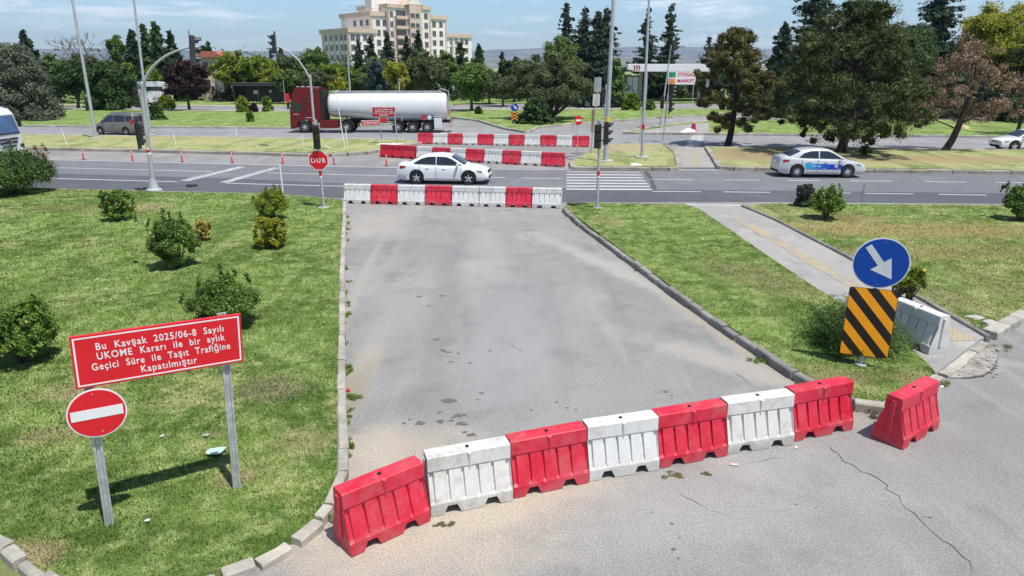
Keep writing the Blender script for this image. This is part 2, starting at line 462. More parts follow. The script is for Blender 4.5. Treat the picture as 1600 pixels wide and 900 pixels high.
def paint(name, amt):
    k = NT(name); p = k.pos()
    wv = k.ramp(k.noise(p, 3.5, 6, .75, .5), .30, .62)
    c = k.mix(k.math('MULTIPLY', wv, amt), (.60, .60, .60), (.24, .245, .25))
    c = k.mix(k.math('MULTIPLY', k.ramp(k.noise(p, 30, 4, .8), .5, .75), .5 * amt + .15), c, (.2, .2, .2))
    k.col(c); k.rough(.7); return k.m
M_paint = paint('road_paint', .35); M_wornpaint = paint('worn_road_paint', .95)
mb = MB()
strip(mb, [V(-60, 46.4), (82, 249.5), (400, 257), (625, 262), (800, 264.5), (1200, 266), (1350, 267.5), (1600, 270), V(60, 35.6)], .17)
strip(mb, [V(-50, 40.9), (89, 262), (332, 268)], .14)
strip(mb, [(419, 270), (625, 275)], .14)
strip(mb, [V(-50, 37.2), (89, 279), (277, 284)], .14)
strip(mb, [(352, 286), (400, 287.5), (560, 291.5), (700, 294.5)], .14)
for a in [((740, 276.5), (790, 277.5)), ((815, 278), (877, 279)), ((1015, 280), (1083, 281)), ((1132, 281), (1187, 281.5)),
          ((1232, 282), (1282, 282)), ((1329, 282.5), (1395, 283)), ((1445, 283.5), (1510, 284.5)), ((1555, 284.7), (1630, 286)),
          ((1019, 299), (1095, 299.5)), ((1130, 299.7), (1204, 300.5)), ((1276, 301), (1330, 301.7)), ((1352, 302), (1427, 303)), ((1466, 303.7), (1541, 304.7)), ((1580, 305), (1660, 306))]:
    strip(mb, a, .14)
strip(mb, [(1071, 319.3), (1157, 320.4)], .16)
struct('lane_markings', mb, M_paint)
mb = MB()
strip(mb, [(1050, 218.5), (1200, 220), (1600, 224), (1700, 225)], .15)
strip(mb, [(40, 203.5), (400, 206.5), (520, 207)], .13)
strip(mb, [(960, 214), (1040, 216)], .13)
strip(mb, [(1130, 229.2), (1350, 230.3), (1600, 232.6)], .2, .014)
struct('far_lane_markings', mb, M_wornpaint)
mb = MB()
for i, v in enumerate([268.8, 273, 277.5, 282, 286.5, 291, 295.8]):
    strip(mb, [(885, v - .3), (999 + i * 3.2, v + .3)], .30 if i else .2)
struct('zebra_crossing', mb, M_paint)
mb = MB()
strip(mb, [(288, 282.5), (378, 260.5)], .55, .012); strip(mb, [(350, 285), (432, 262)], .50, .012)
strip(mb, [(1080, 232), (1092, 211)], 1.0, .013)
struct('worn_crossing_bands', mb, M_wornpaint)

# ---- raised lawns
KH = .13
L1 = [V(-46, 36.4), V(-30, 34.1), (92, 295), (240, 299), (400, 302), (450, 304), (500, 307.5), (534, 312), (536, 330), (533, 380), (531, 430), (529, 520), (528, 620), (530, 700),
      (529, 745), (517, 778), (494, 805), (463, 830), (430, 853), (395, 870), (350, 886), (300, 900), (230, 912), (150, 916), (95, 908), (55, 885), (12, 845), (-30, 825), (-150, 790), V(-22, 9), V(-46, 10)]
o, P1 = poly(L1, KH, 'left_lawn', M_lawn)
L2 = [(886, 317), (940, 317), (1067, 318.5), (1090, 325), (1150, 365), (1200, 400), (1280, 453), (1310, 470), (1420, 540), (1455, 573), (1460, 583),
      (1440, 595), (1410, 615), (1387, 626), (1363, 629), (1333, 622), (1285, 600), (1243, 578), (1200, 550), (1100, 483), (1000, 412), (910, 345), (884, 326)]
o, P2 = poly(L2, KH, 'wedge_lawn', M_lawn2)
PATH_R = [(1160, 321), (1213, 345), (1330, 405), (1417, 455), (1477, 489), (1543, 525)]
poly([(1067, 319.5), (1160, 321)] + PATH_R[1:] + [(1530, 531), (1462, 583), (1455, 573), (1420, 540), (1310, 470), (1280, 453), (1200, 400), (1150, 365), (1090, 325)], KH - .02, 'footpath', M_pave)
L3 = [(1165, 322), (1200, 318), (1560, 320.5), V(46, 27.6), V(46, 20), V(28, 19), V(16, 17.2), (1608, 483), (1560, 507), (1545, 520), (1479, 486), (1419, 452), (1332, 402), (1215, 342)]
o, P3 = poly(L3, KH, 'right_lawn', M_lawn3)
o, P4 = poly([V(-80, 54.5), V(-46, 48.5), (45, 229), (400, 236), (525, 238.5), (575, 235.5), (597, 231), (655, 222.5), (640, 218), (400, 214.8), (37, 210), V(-80, 66)], KH, 'left_median', M_median)
o, P5 = poly([(895, 259), (1062, 259), (1054, 234), (1035, 225.5), (990, 224), (945, 226), (912, 241), (892, 252)], KH, 'median_island', M_median)
o, P6 = poly([(1128, 259), (1350, 262), (1600, 265), V(46, 37.5), V(90, 34), V(90, 39), V(46, 47.3), (1600, 234.5), (1350, 231.5), (1180, 230), (1104, 230)], KH, 'right_median', M_median)
poly([(1066, 262), (1124, 262), (1100, 230), (1056, 230)], .05, 'median_crossing_path', M_pave)
FL = [V(-120, 76), (-100, 193.5), (37, 195), (400, 198), (500, 198.6), (590, 194.5), (650, 188.5), (706, 182.3), (746, 186), (789, 199), (824, 204.5), (841, 197), (924, 189.7), (960, 187), (1025, 182.5), (1125, 177.5), (1250, 174),
      V(60, 88), V(60, 93), (1250, 169), (1000, 170.5), (870, 171), (700, 172), (400, 174), (95, 170), V(-80, 92), V(-120, 92)]
poly(FL, KH, 'far_lawn', M_flawn)
poly([(975, 206.5), (1025, 197.5), (1075, 191.5), (1132, 187.5), (1250, 186), (1420, 186), (1600, 190), V(80, 72), V(80, 52), (1600, 212), (1350, 210), (1200, 208.3), (1107, 207.5)], KH, 'far_right_lawn', M_flawn)
poly([(988, 206.8), (1035, 199), (1085, 192.5), (1108, 192.5), (1107, 207.6)], KH + .004, 'paved_corner', M_pave)
# land beyond the service road, where the trees stand
poly([V(-170, 104), V(-60, 104), (87, 163.6), (400, 166), (700, 165), V(-8, 112), V(60, 118), V(170, 118), V(170, 400), V(-170, 400)], KH - .04, 'tree_belt_ground', M_flawn)

poly([V(-14, 6.2), (-60, 848), (8, 862), (48, 900), (70, 960), V(-6, 4.5), V(-14, 4.5)], .008, 'dry_verge', M_median)

# tactile strip on the path and paving seams
k = NT('tactile_paving'); p = k.pos()
br = k.n('ShaderNodeTexBrick'); k.set(br.inputs['Vector'], k.map(p, (1, 1, 1), rot=(0, 0, .6)))
br.inputs['Scale'].default_value = 2.5; br.inputs['Mortar Size'].default_value = .03
br.inputs['Color1'].default_value = (.44, .36, .22, 1); br.inputs['Color2'].default_value = (.38, .32, .22, 1); br.inputs['Mortar'].default_value = (.25, .22, .17, 1)
c = k.mix(k.ramp(k.noise(p, 1.4, 6, .7, .4), .42, .66), br.outputs[0], (.27, .255, .24)); k.col(c); k.rough(.85)
M_tact = k.m
mb = MB(); strip(mb, [(1150, 340), (1220, 380), (1290, 421), (1340, 449), (1420, 494)], .42, KH - .014); strip(mb, [(1468, 512), (1508, 532)], .55, KH - .014)
strip(mb, [(1083, 236), (1091, 259)], .45, .056)
struct('tactile_paving', mb, M_tact)

# ---- kerbs: rows of stones along the lawns
def kerb_m(name, c, moss=(.17, .16, .13)):
    k = NT(name); p = k.pos()
    x = k.mix(k.ramp(k.noise(p, 2.2, 6, .7, .5), .35, .65), c, tuple(v * .72 for v in c))
    x = k.mix(k.math('MULTIPLY', k.ramp(k.noise(p, .8, 6, .75), .52, .68), .7), x, moss)
    hv = k.n('ShaderNodeHueSaturation'); k.set(hv.inputs['Color'], x)
    k.set(hv.inputs['Value'], k.math('ADD', k.math('MULTIPLY', k.n('ShaderNodeNewGeometry').outputs['Random Per Island'], .35), .82))
    k.col(hv.outputs[0]); k.rough(.9); k.bump(k.noise(p, 28, 4, .75), .6, .02); return k.m
M_kerb = kerb_m('kerb_stone', (.42, .39, .34)); M_kerbd = kerb_m('dark_kerb_stone', (.27, .26, .245)); M_kerbm = kerb_m('brown_kerb_stone', (.36, .32, .27))
rk = random.Random(5)
def kerb(name, pts, m, wdt=.15, h=.16, stone=.55, z0=0.0, gap=.02, rough=.012, inset=.0):
    P = [Vector((p[0], p[1], 0)) if isinstance(p, Vector) else G(p[0], p[1], h * .8) for p in pts]
    for p in P: p.z = 0
    segs = [(P[i + 1] - P[i]).length for i in range(len(P) - 1)]; T = sum(segs)
    def pt(s):
        for i, L in enumerate(segs):
            if s <= L or i == len(segs) - 1: return P[i] + (P[i + 1] - P[i]) * (s / L)
            s -= L
    n = max(1, int(T / stone)); mb = MB()
    s = 0
    while s < T - .05:
        L = stone * rk.uniform(.8, 1.2); a = pt(s); b = pt(min(T, s + L - gap)); s += L
        d = (b - a)
        if d.length < .05: continue
        ww = wdt * rk.uniform(.93, 1.07); hh = h + rk.uniform(-rough, rough) * 1.5
        c_ = (a + b) / 2 + Vector((rk.uniform(-rough, rough), rk.uniform(-rough, rough), 0))
        ang = math.atan2(d.y, d.x) + rk.uniform(-.02, .02); ch = .025
        X = d.length / 2
        prof = [(-ww / 2, -.05), (-ww / 2, hh - ch), (-ww / 2 + ch, hh), (ww / 2 - ch, hh), (ww / 2, hh - ch), (ww / 2, -.05)]
        M = Matrix.Rotation(ang, 3, 'Z'); rings = []
        for x, k_ in ((-X, .93), (-X + .02, 1), (X - .02, 1), (X, .93)):
            rings.append([M @ Vector((x, py * k_, pz * (k_ if pz > 0 else 1))) + c_ + Vector((0, 0, z0)) for py, pz in prof])
        mb.loft(rings)
    return struct(name, mb, m)
kerb('left_kerb', [(538, 316), (537.5, 345), (535, 400), (534, 470), (533, 560), (533, 640), (536, 700), (535, 742), (522, 778), (497, 808)], M_kerb, .15, .15, .7)
kerb('left_corner_kerb', [(494, 812), (463, 839), (430, 862), (395, 880), (345, 897), (290, 912)], M_kerb, .20, .145, .48, gap=.07, rough=.035)
kerb('left_far_corner_kerb', [(-150, 800), (-40, 835), (8, 851), (50, 892), (95, 920)], M_kerb, .17, .15, .48, gap=.05, rough=.03)
kerb('wedge_kerb', [(881, 326), (906, 348), (1000, 417), (1100, 488), (1200, 555), (1243, 583), (1285, 605), (1333, 627)], M_kerbd, .16, .155, .62, gap=.035, rough=.018)
kerb('wedge_corner_kerb', [(1335, 628), (1363, 636), (1387, 634), (1412, 622), (1445, 602), (1468, 586)], M_kerb, .2, .16, .55, gap=.03)
kerb('ramp_kerb', [(1470, 584), (1502, 559), (1534, 533)], M_kerb, .26, .07, .6)
kerb('path_kerb', [(1160, 321), (1213, 343), (1330, 403), (1417, 453), (1477, 487), (1545, 525)], M_kerbd, .10, .19, .9, rough=.005)
kerb('right_corner_kerb', [(1547, 519), (1566, 507), (1600, 490), (1640, 468), V(16, 16.9), V(28, 18.8), V(46, 19.8)], M_kerb, .30, .18, .7, gap=.03)
kerb('road_edge_kerb', [V(-46, 36.2), (92, 295.5), (240, 299.6), (400, 302.6), (500, 308.5), (532, 313)], M_kerbd, .14, .14, .8)
kerb('road_edge_kerb', [(886, 318), (940, 318.4), (1067, 319.8)], M_kerbd, .12, .14, .8)
kerb('median_kerb', [V(-46, 48.3), (45, 230), (400, 238), (470, 240.3), (525, 240.5), (575, 237), (600, 231.5), (655, 222.5)], M_kerbm, .55, .20, 1.2)
kerb('island_kerb', [(893, 253), (896, 261), (980, 262), (1062, 262.5), (1056, 236), (1040, 226)], M_kerbm, .34, .2, 1.1)
kerb('right_median_kerb', [(1104, 229), (1114, 243), (1125, 261.5), (1200, 262.5), (1350, 265), (1600, 267.5), V(46, 37.3)], M_kerbm, .34, .21, 1.1)
kerb('far_median_kerb', [V(-80, 66), (37, 209.8), (400, 214.6), (640, 218.5)], M_kerb, .18, .16, 1.2)
kerb('far_median_kerb', [(1104, 229.6), (1350, 231.2), (1600, 234.3), V(46, 47.5)], M_kerb, .2, .16, 1.2)
kerb('far_kerb', [V(-120, 75.6), (-100, 194.3), (37, 195.6), (400, 198.8), (500, 199.2), (590, 195), (650, 189), (706, 183), (746, 187), (789, 200), (824, 205.5), (841, 198), (924, 190.5), (960, 188), (1025, 183.3), (1125, 178.3), (1250, 174.8)], M_kerb, .25, .2, 1.3)
kerb('far_right_kerb', [(1132, 187), (1075, 191), (1025, 197), (972, 206.8), (1107, 208.3), (1200, 209.2), (1600, 213), V(80, 51.5)], M_kerb, .25, .2, 1.3)
kerb('service_road_kerb', [V(-80, 92), (95, 169.6), (400, 173.6), (700, 171.6), (870, 170.6), (1000, 170)], M_kerb, .9, .2, 2)
kerb('service_road_verge', [V(-80, 104), (87, 163.4), (400, 165.8), (707, 164.9)], M_kerb, 2.4, .15, 4)

# ---- cracks, patches and drips on the asphalt
k = NT('tar_crack'); k.col((.085, .08, .075)); k.rough(.95); M_crack = k.m
def crack(mb, pts, wd, seed, z=.006, step=.12, jit=.05):
    r = random.Random(seed); P = [G(u, v, 0) for u, v in pts]; Q = []
    for a, b in zip(P, P[1:]):
        n = max(2, int((b - a).length / step))
        for i in range(n):
            q = a.lerp(b, i / n); Q.append(q + Vector((r.uniform(-jit, jit), r.uniform(-jit, jit), 0)))
    Q.append(P[-1]); L = []; S = []
    for i, q in enumerate(Q):
        d = Q[min(i + 1, len(Q) - 1)] - Q[max(i - 1, 0)]
        nr = Vector((-d.y, d.x, 0)).normalized() * wd * r.uniform(.15, 1) * (1 if 1 < i < len(Q) - 2 else .2)
        L.append((q.x + nr.x, q.y + nr.y, z)); S.append((q.x - nr.x, q.y - nr.y, z))
    n = len(Q); mb.add(L + S, [(n + i, n + i + 1, i + 1, i) for i in range(n - 1)])
mb = MB()
crack(mb, [(1283, 688), (1300, 703), (1340, 735), (1370, 746), (1400, 775), (1440, 812), (1470, 840), (1500, 868), (1535, 905)], .009, 1)
crack(mb, [(1446, 815), (1452, 806), (1440, 812)], .006, 3)
crack(mb, [(1130, 480), (1165, 512), (1200, 545)], .006, 4, jit=.03)
crack(mb, [(1140, 575), (1160, 590), (1180, 606)], .008, 6, jit=.03)
crack(mb, [(1225, 705), (1240, 714), (1256, 722)], .009, 7, jit=.03)
crack(mb, [(1050, 758), (1080, 782), (1110, 798), (1160, 812)], .005, 8, jit=.04)
crack(mb, [(1195, 798), (1215, 799), (1236, 797)], .008, 9, jit=.02)
crack(mb, [(1150, 728), (1200, 717), (1240, 716)], .004, 10, jit=.03)
crack(mb, [(1352, 285), (1348, 300), (1346, 317)], .03, 11, z=.014, jit=.05)
crack(mb, [(780, 522), (800, 540), (828, 555)], .005, 12, jit=.05)
crack(mb, [(1009, 268), (1017, 280), (1024, 297)], .16, 14, z=.013, jit=.05)
struct('asphalt_cracks', mb, M_crack)
k = NT('oil_spot'); k.col((.115, .113, .11)); k.rough(.75); M_oil = k.m
mb = MB(); r = random.Random(8)
def blot(u, v, rr):
    blot.z = getattr(blot, 'z', .0045) + .00004; c = G(u, v, .005); n = 14; a = r.uniform(0, 3)
    rad = [rr * r.uniform(.55, 1.2) for _ in range(n)]
    mb.add([(c.x + rad[i] * math.cos(a + 2 * PI * i / n) * 1.3, c.y + rad[i] * math.sin(a + 2 * PI * i / n), blot.z) for i in range(n)], [tuple(range(n))])
for u, v, s in [(701, 626, .09), (707, 626, .06), (656, 661, .06), (688, 658, .055), (715, 649, .06), (725, 648, .04), (722, 662, .07), (687, 644, .03), (640, 655, .025), (631, 661, .03), (737, 679, .05), (726, 675, .03), (753, 614, .03),
                (746, 624, .02), (705, 657, .03), (708, 652, .025), (735, 567, .03), (765, 548, .03), (705, 565, .03), (693, 548, .04), (700, 550, .04), (716, 552, .03), (655, 463, .05), (670, 478, .04), (683, 530, .05), (679, 531, .03), (690, 546, .03), (690, 462, .05),
                (900, 640, .02), (886, 637, .02), (870, 628, .02), (830, 640, .02), (1040, 612, .03), (1050, 618, .02), (1062, 840, .012), (1052, 858, .022), (1060, 872, .014), (1018, 800, .012), (1050, 818, .02), (1275, 793, .012), (1244, 788, .012)]:
    blot(u, v, s * 1.15)
struct('oil_spots', mb, M_oil)

# ---- distant hills
def hills():
    az = np.radians(np.linspace(-62, 62, 220)); obs = []
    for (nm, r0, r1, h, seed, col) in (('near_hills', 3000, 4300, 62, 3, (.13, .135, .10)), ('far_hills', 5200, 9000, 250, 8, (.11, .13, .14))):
        rr = np.linspace(r0, r1, 26); rng = np.random.RandomState(seed)
        A, Q = np.meshgrid(az, (rr - r0) / (r1 - r0)); Z = np.zeros_like(A)
        for o_ in range(1, 7):
            f = 5 * 1.9 ** o_ / 2; ph = rng.uniform(0, 6.28, 4)
            Z += (np.sin(A * f + ph[0] + 2.1 * np.sin(Q * 3 * o_ + ph[1])) * np.cos(Q * 2.2 * o_ + ph[2]) * .9) / 1.6 ** o_
        env = np.sin(np.clip(Q, 0, 1) * PI * .5) ** .8 * np.where(Q > .8, np.cos((Q - .8) / .2 * PI / 2) ** .5, 1)
        Z = h * env * np.clip(.72 + .28 * Z, .12, 1.5) - 2
        Rr = rr[:, None] + 0 * A; X = np.sin(A) * Rr; Y = np.cos(A) * Rr
        vs = np.stack([X, Y, Z], -1).reshape(-1, 3); n = len(az)
        fs = [(i * n + j, i * n + j + 1, (i + 1) * n + j + 1, (i + 1) * n + j) for i in range(len(rr) - 1) for j in range(n - 1)]
        me = bpy.data.meshes.new(nm); me.from_pydata(vs.tolist(), [], fs)
        k = NT(nm + '_soil'); p = k.pos()
        c = k.mix(k.ramp(k.noise(p, .0035, 8, .65, .8), .4, .62), col, (.25, .22, .175))
        c = k.mix(k.ramp(k.noise(p, .012, 6, .7), .5, .64), c, (.10, .12, .075)); k.col(c); k.rough(1)
        me.materials.append(k.m); me.polygons.foreach_set('use_smooth', [True] * len(me.polygons))
        o = link(nm, me); o['kind'] = 'structure'
hills()
# ================================================================== PLASTIC BARRIERS
def plastic(name, col, dirt, amt, fade):
    k = NT(name); v = k.obj(); rnd = k.n('ShaderNodeObjectInfo').outputs['Random']
    cmb = k.n('ShaderNodeCombineXYZ'); k.set(cmb.inputs[0], k.math('MULTIPLY', rnd, 40))
    ad = k.n('ShaderNodeVectorMath', operation='ADD'); k.set(ad.inputs[0], v); k.set(ad.inputs[1], cmb.outputs[0]); q = ad.outputs[0]
    sp = k.n('ShaderNodeSeparateXYZ'); k.set(sp.inputs[0], v)
    c = k.mix(k.ramp(k.noise(q, 3, 6, .7, .4), .35, .7), col, fade)
    low = k.math('SUBTRACT', 1, k.ramp(sp.outputs[2], .0, .26))
    d1 = k.ramp(k.math('ADD', k.noise(q, 2.2, 7, .72, .8), k.math('MULTIPLY', low, .14)), .47, .66)
    st = k.ramp(k.noise(k.map(q, (9, 9, .8)), 1.0, 4, .6), .5, .75)
    c = k.mix(k.math('MULTIPLY', d1, amt), c, dirt)
    c = k.mix(k.math('MULTIPLY', st, amt * .45), c, dirt)
    c = k.mix(k.math('MULTIPLY', k.ramp(k.noise(q, 40, 4, .8), .55, .8), amt * .35), c, dirt)
    k.col(c); k.rough(k.math('ADD', .42, k.math('MULTIPLY', d1, .3)))
    k.b.inputs['Subsurface Weight'].default_value = 0
    k.bump(k.noise(q, 14, 4, .6), .15, .01)
    return k.m
M_red = plastic('red_plastic', (.50, .014, .038), (.36, .15, .14), .38, (.60, .04, .075))
M_darkred = plastic('dark_red_plastic', (.42, .010, .025), (.28, .12, .11), .3, (.48, .02, .04))
M_white = plastic('white_plastic', (.55, .54, .515), (.29, .25, .19), .55, (.61, .60, .575))
M_whitec = plastic('clean_white_plastic', (.57, .57, .56), (.38, .36, .32), .5, (.63, .63, .62))
M_blk = mat('black_rubber', (.02, .02, .021), .7)
M_hole = mat('dark_cap', (.012, .012, .012), .5)

def barrier_mesh(L=1.16, H=.80, bevel=.008):
    mb = MB(); X = L / 2
    ribw, gap = .175, .035
    st = set([-X, X, -X + .02, X - .02])
    ribs = []
    for i in range(5):
        c = (i - 2) * (ribw + gap); ribs.append((c - ribw / 2, c + ribw / 2)); 
        for e in (c - ribw / 2, c + ribw / 2): st.update([round(e - .006, 4), round(e + .006, 4)])
    notch = [(-.40, -.345, -.215, -.16), (.16, .215, .345, .40)]
    for n_ in notch: st.update(n_)
    st = sorted(st)
    def zlow(x):
        for a, b, c, d in notch:
            if a < x < b: return .12 * (x - a) / (b - a)
            if b <= x <= c: return .12
            if c < x < d: return .12 * (d - x) / (d - c)
        return 0
    rings = []
    for x in st:
        rib = any(a - .001 <= x <= b + .001 for a, b in ribs) or abs(x) > X - .015
        zl = zlow(x); d = 0 if rib else .042
        pr = [(.250 - .02 * zl, zl), (.246, max(.165, zl + .02)), (.232 - d * .6, .195), (.142 - d, .50), (.122 - d * .2, .575), (.134, .60), (.120, .785), (.105, .80)]
        e = .985 if abs(x) > X - .01 else 1
        rings.append([(x, -y * e, z) for y, z in pr] + [(x, y * e, z) for y, z in reversed(pr)])
    mb.loft(rings)
    for s in (-1, 1):                      # gusset under the rim
        mb.add([(-.05, s * .112, .798), (.05, s * .112, .798), (.012, s * .150, .775), (-.012, s * .150, .775), (0, s * .135, .46), (-.03, s * .115, .60), (.03, s * .115, .60)],
               [(0, 1, 2, 3), (0, 3, 4, 5), (3, 2, 4), (2, 1, 6, 4), (1, 0, 5, 6), (5, 4, 6)])
    for s in (-1, 1):                      # joint ridges on both ends
        mb.loft([[(s * (X - .01), -.05, z), (s * (X + .028), -.03, z), (s * (X + .028), .03, z), (s * (X - .01), .05, z)] for z in (.16, .74)])
    me = mb.mesh('barrier', M_red, None)
    if bevel:
        bm = bmesh.new(); bm.from_mesh(me)
        bm.to_mesh(me); bm.free()
    return me
BM_ = barrier_mesh()
cap_mb = MB().tube([(0, 0, .795), (0, 0, .812)], .026, 12)
CAP_ = cap_mb.mesh('filler_cap', M_hole)
def bm_for(m):
    me = BM_.copy(); me.materials.clear(); me.materials.append(m); return me
BMR, BMW, BMD, BMC = bm_for(M_red), bm_for(M_white), bm_for(M_darkred), bm_for(M_whitec)
def barrier(me, c, rz, label, group, sx=1.0, cap=True, name='water_barrier', cat='barrier'):
    o = bpy.data.objects.new(name, me); COL.objects.link(o)
    o.location = (c[0], c[1], .009); o.rotation_euler = (0, 0, rz); o.scale = (sx, 1, 1)
    tag(o, label, cat, group)
    if cap: link('filler_cap', CAP_, o)
    return o
ORD = ['first', 'second', 'third', 'fourth', 'fifth', 'sixth', 'seventh', 'eighth', 'ninth', 'tenth', 'eleventh']
# foreground chain: front bottom corners read off the photo
pxs = [((558, 868), (672, 815)), ((674, 809), (802, 783)), ((803, 780), (920, 755)), ((921, 753), (1030, 735)), ((1031, 733), (1136, 713)), ((1137, 711), (1240, 695)), ((1241, 691), (1332, 672)), ((1410, 704), (1464, 672))]
labs = ['red plastic barrier at the left end of the near row, by the kerb', 'dirty white barrier between the leftmost red one and the next red one, near row',
        'red plastic barrier between the stained and the cleaner white ones, near row', 'fairly clean white barrier with red neighbours on both sides, middle of the near row',
        'red plastic barrier right of the clean white middle one, near row', 'white barrier with brown smears under its rim, second from right in the near row',
        'red plastic barrier ending the near row beside the wedge lawn kerb', 'lone red plastic barrier standing apart at the tip of the wedge lawn']
for i, ((a, b), lb) in enumerate(zip(pxs, labs)):
    A, B = G(*a), G(*b); d = B - A; rz = math.atan2(d.y, d.x); L = d.length
    if i == 7:
        d = Vector((math.cos(R(35)), math.sin(R(35)), 0)); rz = R(35); L = 1.16
    if i == 0: L = 1.12
    nrm = Vector((-math.sin(rz), math.cos(rz), 0))
    c = A + d.normalized() * (L / 2 if i else d.length / 2 - .03) + nrm * .25
    barrier([BMR, BMW, BMR, BMC, BMR, BMW, BMR, BMR][i], c, rz, lb, 'barriers across the near end of the closed road', L / 1.16 if i != 7 else 1)
def row(p0, p1, us, cols, where, group, cap=False, meshes=None, special=None):
    A, B = G(*p0), G(*p1); rz = math.atan2(B.y - A.y, B.x - A.x)
    def hit(u):                       # point of the line A-B seen in column u
        k_ = (u - 800) / F_PX; lo, hi = -1.0, 2.0
        f = lambda t: (A + (B - A) * t)
        def col(t):
            p = f(t); dep = p.y * math.cos(PITCH) + EYE * math.sin(PITCH); return 800 + F_PX * p.x / dep
        for _ in range(50):
            m_ = (lo + hi) / 2
            if col(m_) < u: lo = m_
            else: hi = m_
        return f(lo)
    n = {'R': 0, 'W': 0}
    names = {'R': 'red', 'W': 'white', 'D': 'dark red'}
    for i, cch in enumerate(cols):
        a, b = hit(us[i]), hit(us[i + 1]); c = (a + b) / 2; nr = Vector((-math.sin(rz), math.cos(rz), 0))
        L = (b - a).length
        lb = f"{names[cch]} barrier, {ORD[i]} from the left in the {where}"
        barrier({'R': BMR, 'W': BMC, 'D': BMD}[cch], c + nr * .25, rz, lb, group, (L - .03) / 1.16, cap)
row((538, 318), (877, 326), [537, 579, 621, 664, 706, 748.5, 790, 831, 877], 'WRWRWWRW', 'row along the main road edge', 'barriers at the far end of the closed road', True)
row((593, 245.5), (649, 249), [593, 621, 649], 'DD', 'pair at the left median tip', 'barriers in the median opening')
row((649, 249.5), (880, 261.5), [650, 674.5, 702.5, 727, 756, 784, 813, 845, 880], 'WRWRWRWR', 'middle row behind the white sedan', 'barriers in the median opening')
row((652, 225), (921, 230.3), [652, 676, 699.5, 722.5, 746, 770.7, 794.5, 819, 844, 869, 894, 920], 'RWRWRWRWRWR', 'farthest row beyond the median', 'barriers across the far side of the median opening')
b1 = G(1087, 208); barrier(BMR, (b1.x - .1, b1.y + .5), R(80), 'lone red barrier on the rubble corner across the far carriageway', 'stray barriers', 1, False)
# white one standing on the path
p0, p1 = G(1420, 533, .12), G(1467, 545, .12)
o = barrier(BMC, (0, 0), 0, 'white plastic barrier standing end-on on the footpath behind the hazard board', 'stray barriers', 1.02)
o.location = (8.42, 13.25, .115); o.rotation_euler = (0, 0, R(106))

# ================================================================== SIGNS
M_galv = mat('galvanised_steel', (.46, .47, .48), .5, .35, .18, 7, dirt=(.28, .27, .26))
M_greypole = mat('grey_painted_pole', (.40, .42, .44), .5, .15, .1, 3, dirt=(.25, .25, .25), dirt_amt=.3)
M_signred = mat('sign_red', (.62, .008, .018), .38, 0, .05, 2, spec=.5)
M_signwhite = mat('sign_white', (.72, .72, .72), .4, 0, .03, 2, spec=.5)
M_signback = mat('sign_back', (.36, .37, .38), .5, .5)
M_signblue = mat('sign_blue', (.004, .055, .34), .45, 0, .06, 2, spec=.25)
M_signgrey = mat('reflective_grey', (.60, .63, .66), .35)
M_orange = mat('hazard_orange', (.92, .36, .014), .4, 0, .05, 2)
M_yellow = mat('hazard_yellow', (.85, .52, .03), .4)
M_black = mat('sign_black', (.012, .012, .013), .35, spec=.5)
M_conc = mat('footing_concrete', (.42, .40, .37), .9, 0, .2, 6)

A = G(173, 838); B = G(372, 780); rz = math.atan2(B.y - A.y, B.x - A.x)
sg = thing('road_closed_sign', 'long red notice board on two steel posts with a round no entry disc', 'road sign', (A.x, A.y, 0), rz)
def upost(s0, s1, z1, y=.0):
    mb = MB(); zb = -.1
    L = Vector((s0, y, zb)); T = Vector((s1, y, z1)); n = 10
    prof = [(-.048, -.02), (-.048, .022), (-.028, .022), (-.028, -.006), (-.008, -.006), (-.008, -.026), (.008, -.026), (.008, -.006), (.028, -.006), (.028, .022), (.048, .022), (.048, -.02), (.022, -.02), (.018, .012), (-.018, .012), (-.022, -.02)]
    prof = [(-.05, .025), (-.05, -.022), (-.026, -.022), (-.018, -.002), (.018, -.002), (.026, -.022), (.05, -.022), (.05, .025)]
    rings = [[(p.x + a, p.y + b, p.z) for a, b in prof] for p in (L, L.lerp(T, .5), T)]
    mb.loft(rings)
    return mb
s2 = (B - A).length
upost(.0, .118, 2.50, .06).build('post', M_galv, sg); upost(s2, s2 + .125, 2.655, .06).build('post', M_galv, sg)
TLc, TRc, BRc, BLc = (.008, 2.685), (1.848, 2.628), (1.812, 1.985), (-.028, 2.045)
def lerp2(u, v):          # board coordinates, v down
    a = (TLc[0] + (TRc[0] - TLc[0]) * u, TLc[1] + (TRc[1] - TLc[1]) * u); b = (BLc[0] + (BRc[0] - BLc[0]) * u, BLc[1] + (BRc[1] - BLc[1]) * u)
    return (a[0] + (b[0] - a[0]) * v, a[1] + (b[1] - a[1]) * v)
board = MB().prism([lerp2(0, 1), lerp2(1, 1), lerp2(1, 0), lerp2(0, 0)], -.018, .032).build('board', M_signred, sg, bevel=.004)
mb = MB()
du, dv = .013, .036; tu, tv = .010, .026
for (u0, u1, v0, v1) in [(du, 1 - du, dv, dv + tv), (du, 1 - du, 1 - dv - tv, 1 - dv), (du, du + tu, dv + tv, 1 - dv - tv), (1 - du - tu, 1 - du, dv + tv, 1 - dv - tv)]:
    mb.prism([lerp2(u0, v1), lerp2(u1, v1), lerp2(u1, v0), lerp2(u0, v0)], -.0205, -.016)
mb.build('border', M_signwhite, board)
tilt = math.atan2(TRc[1] - TLc[1], TRc[0] - TLc[0])
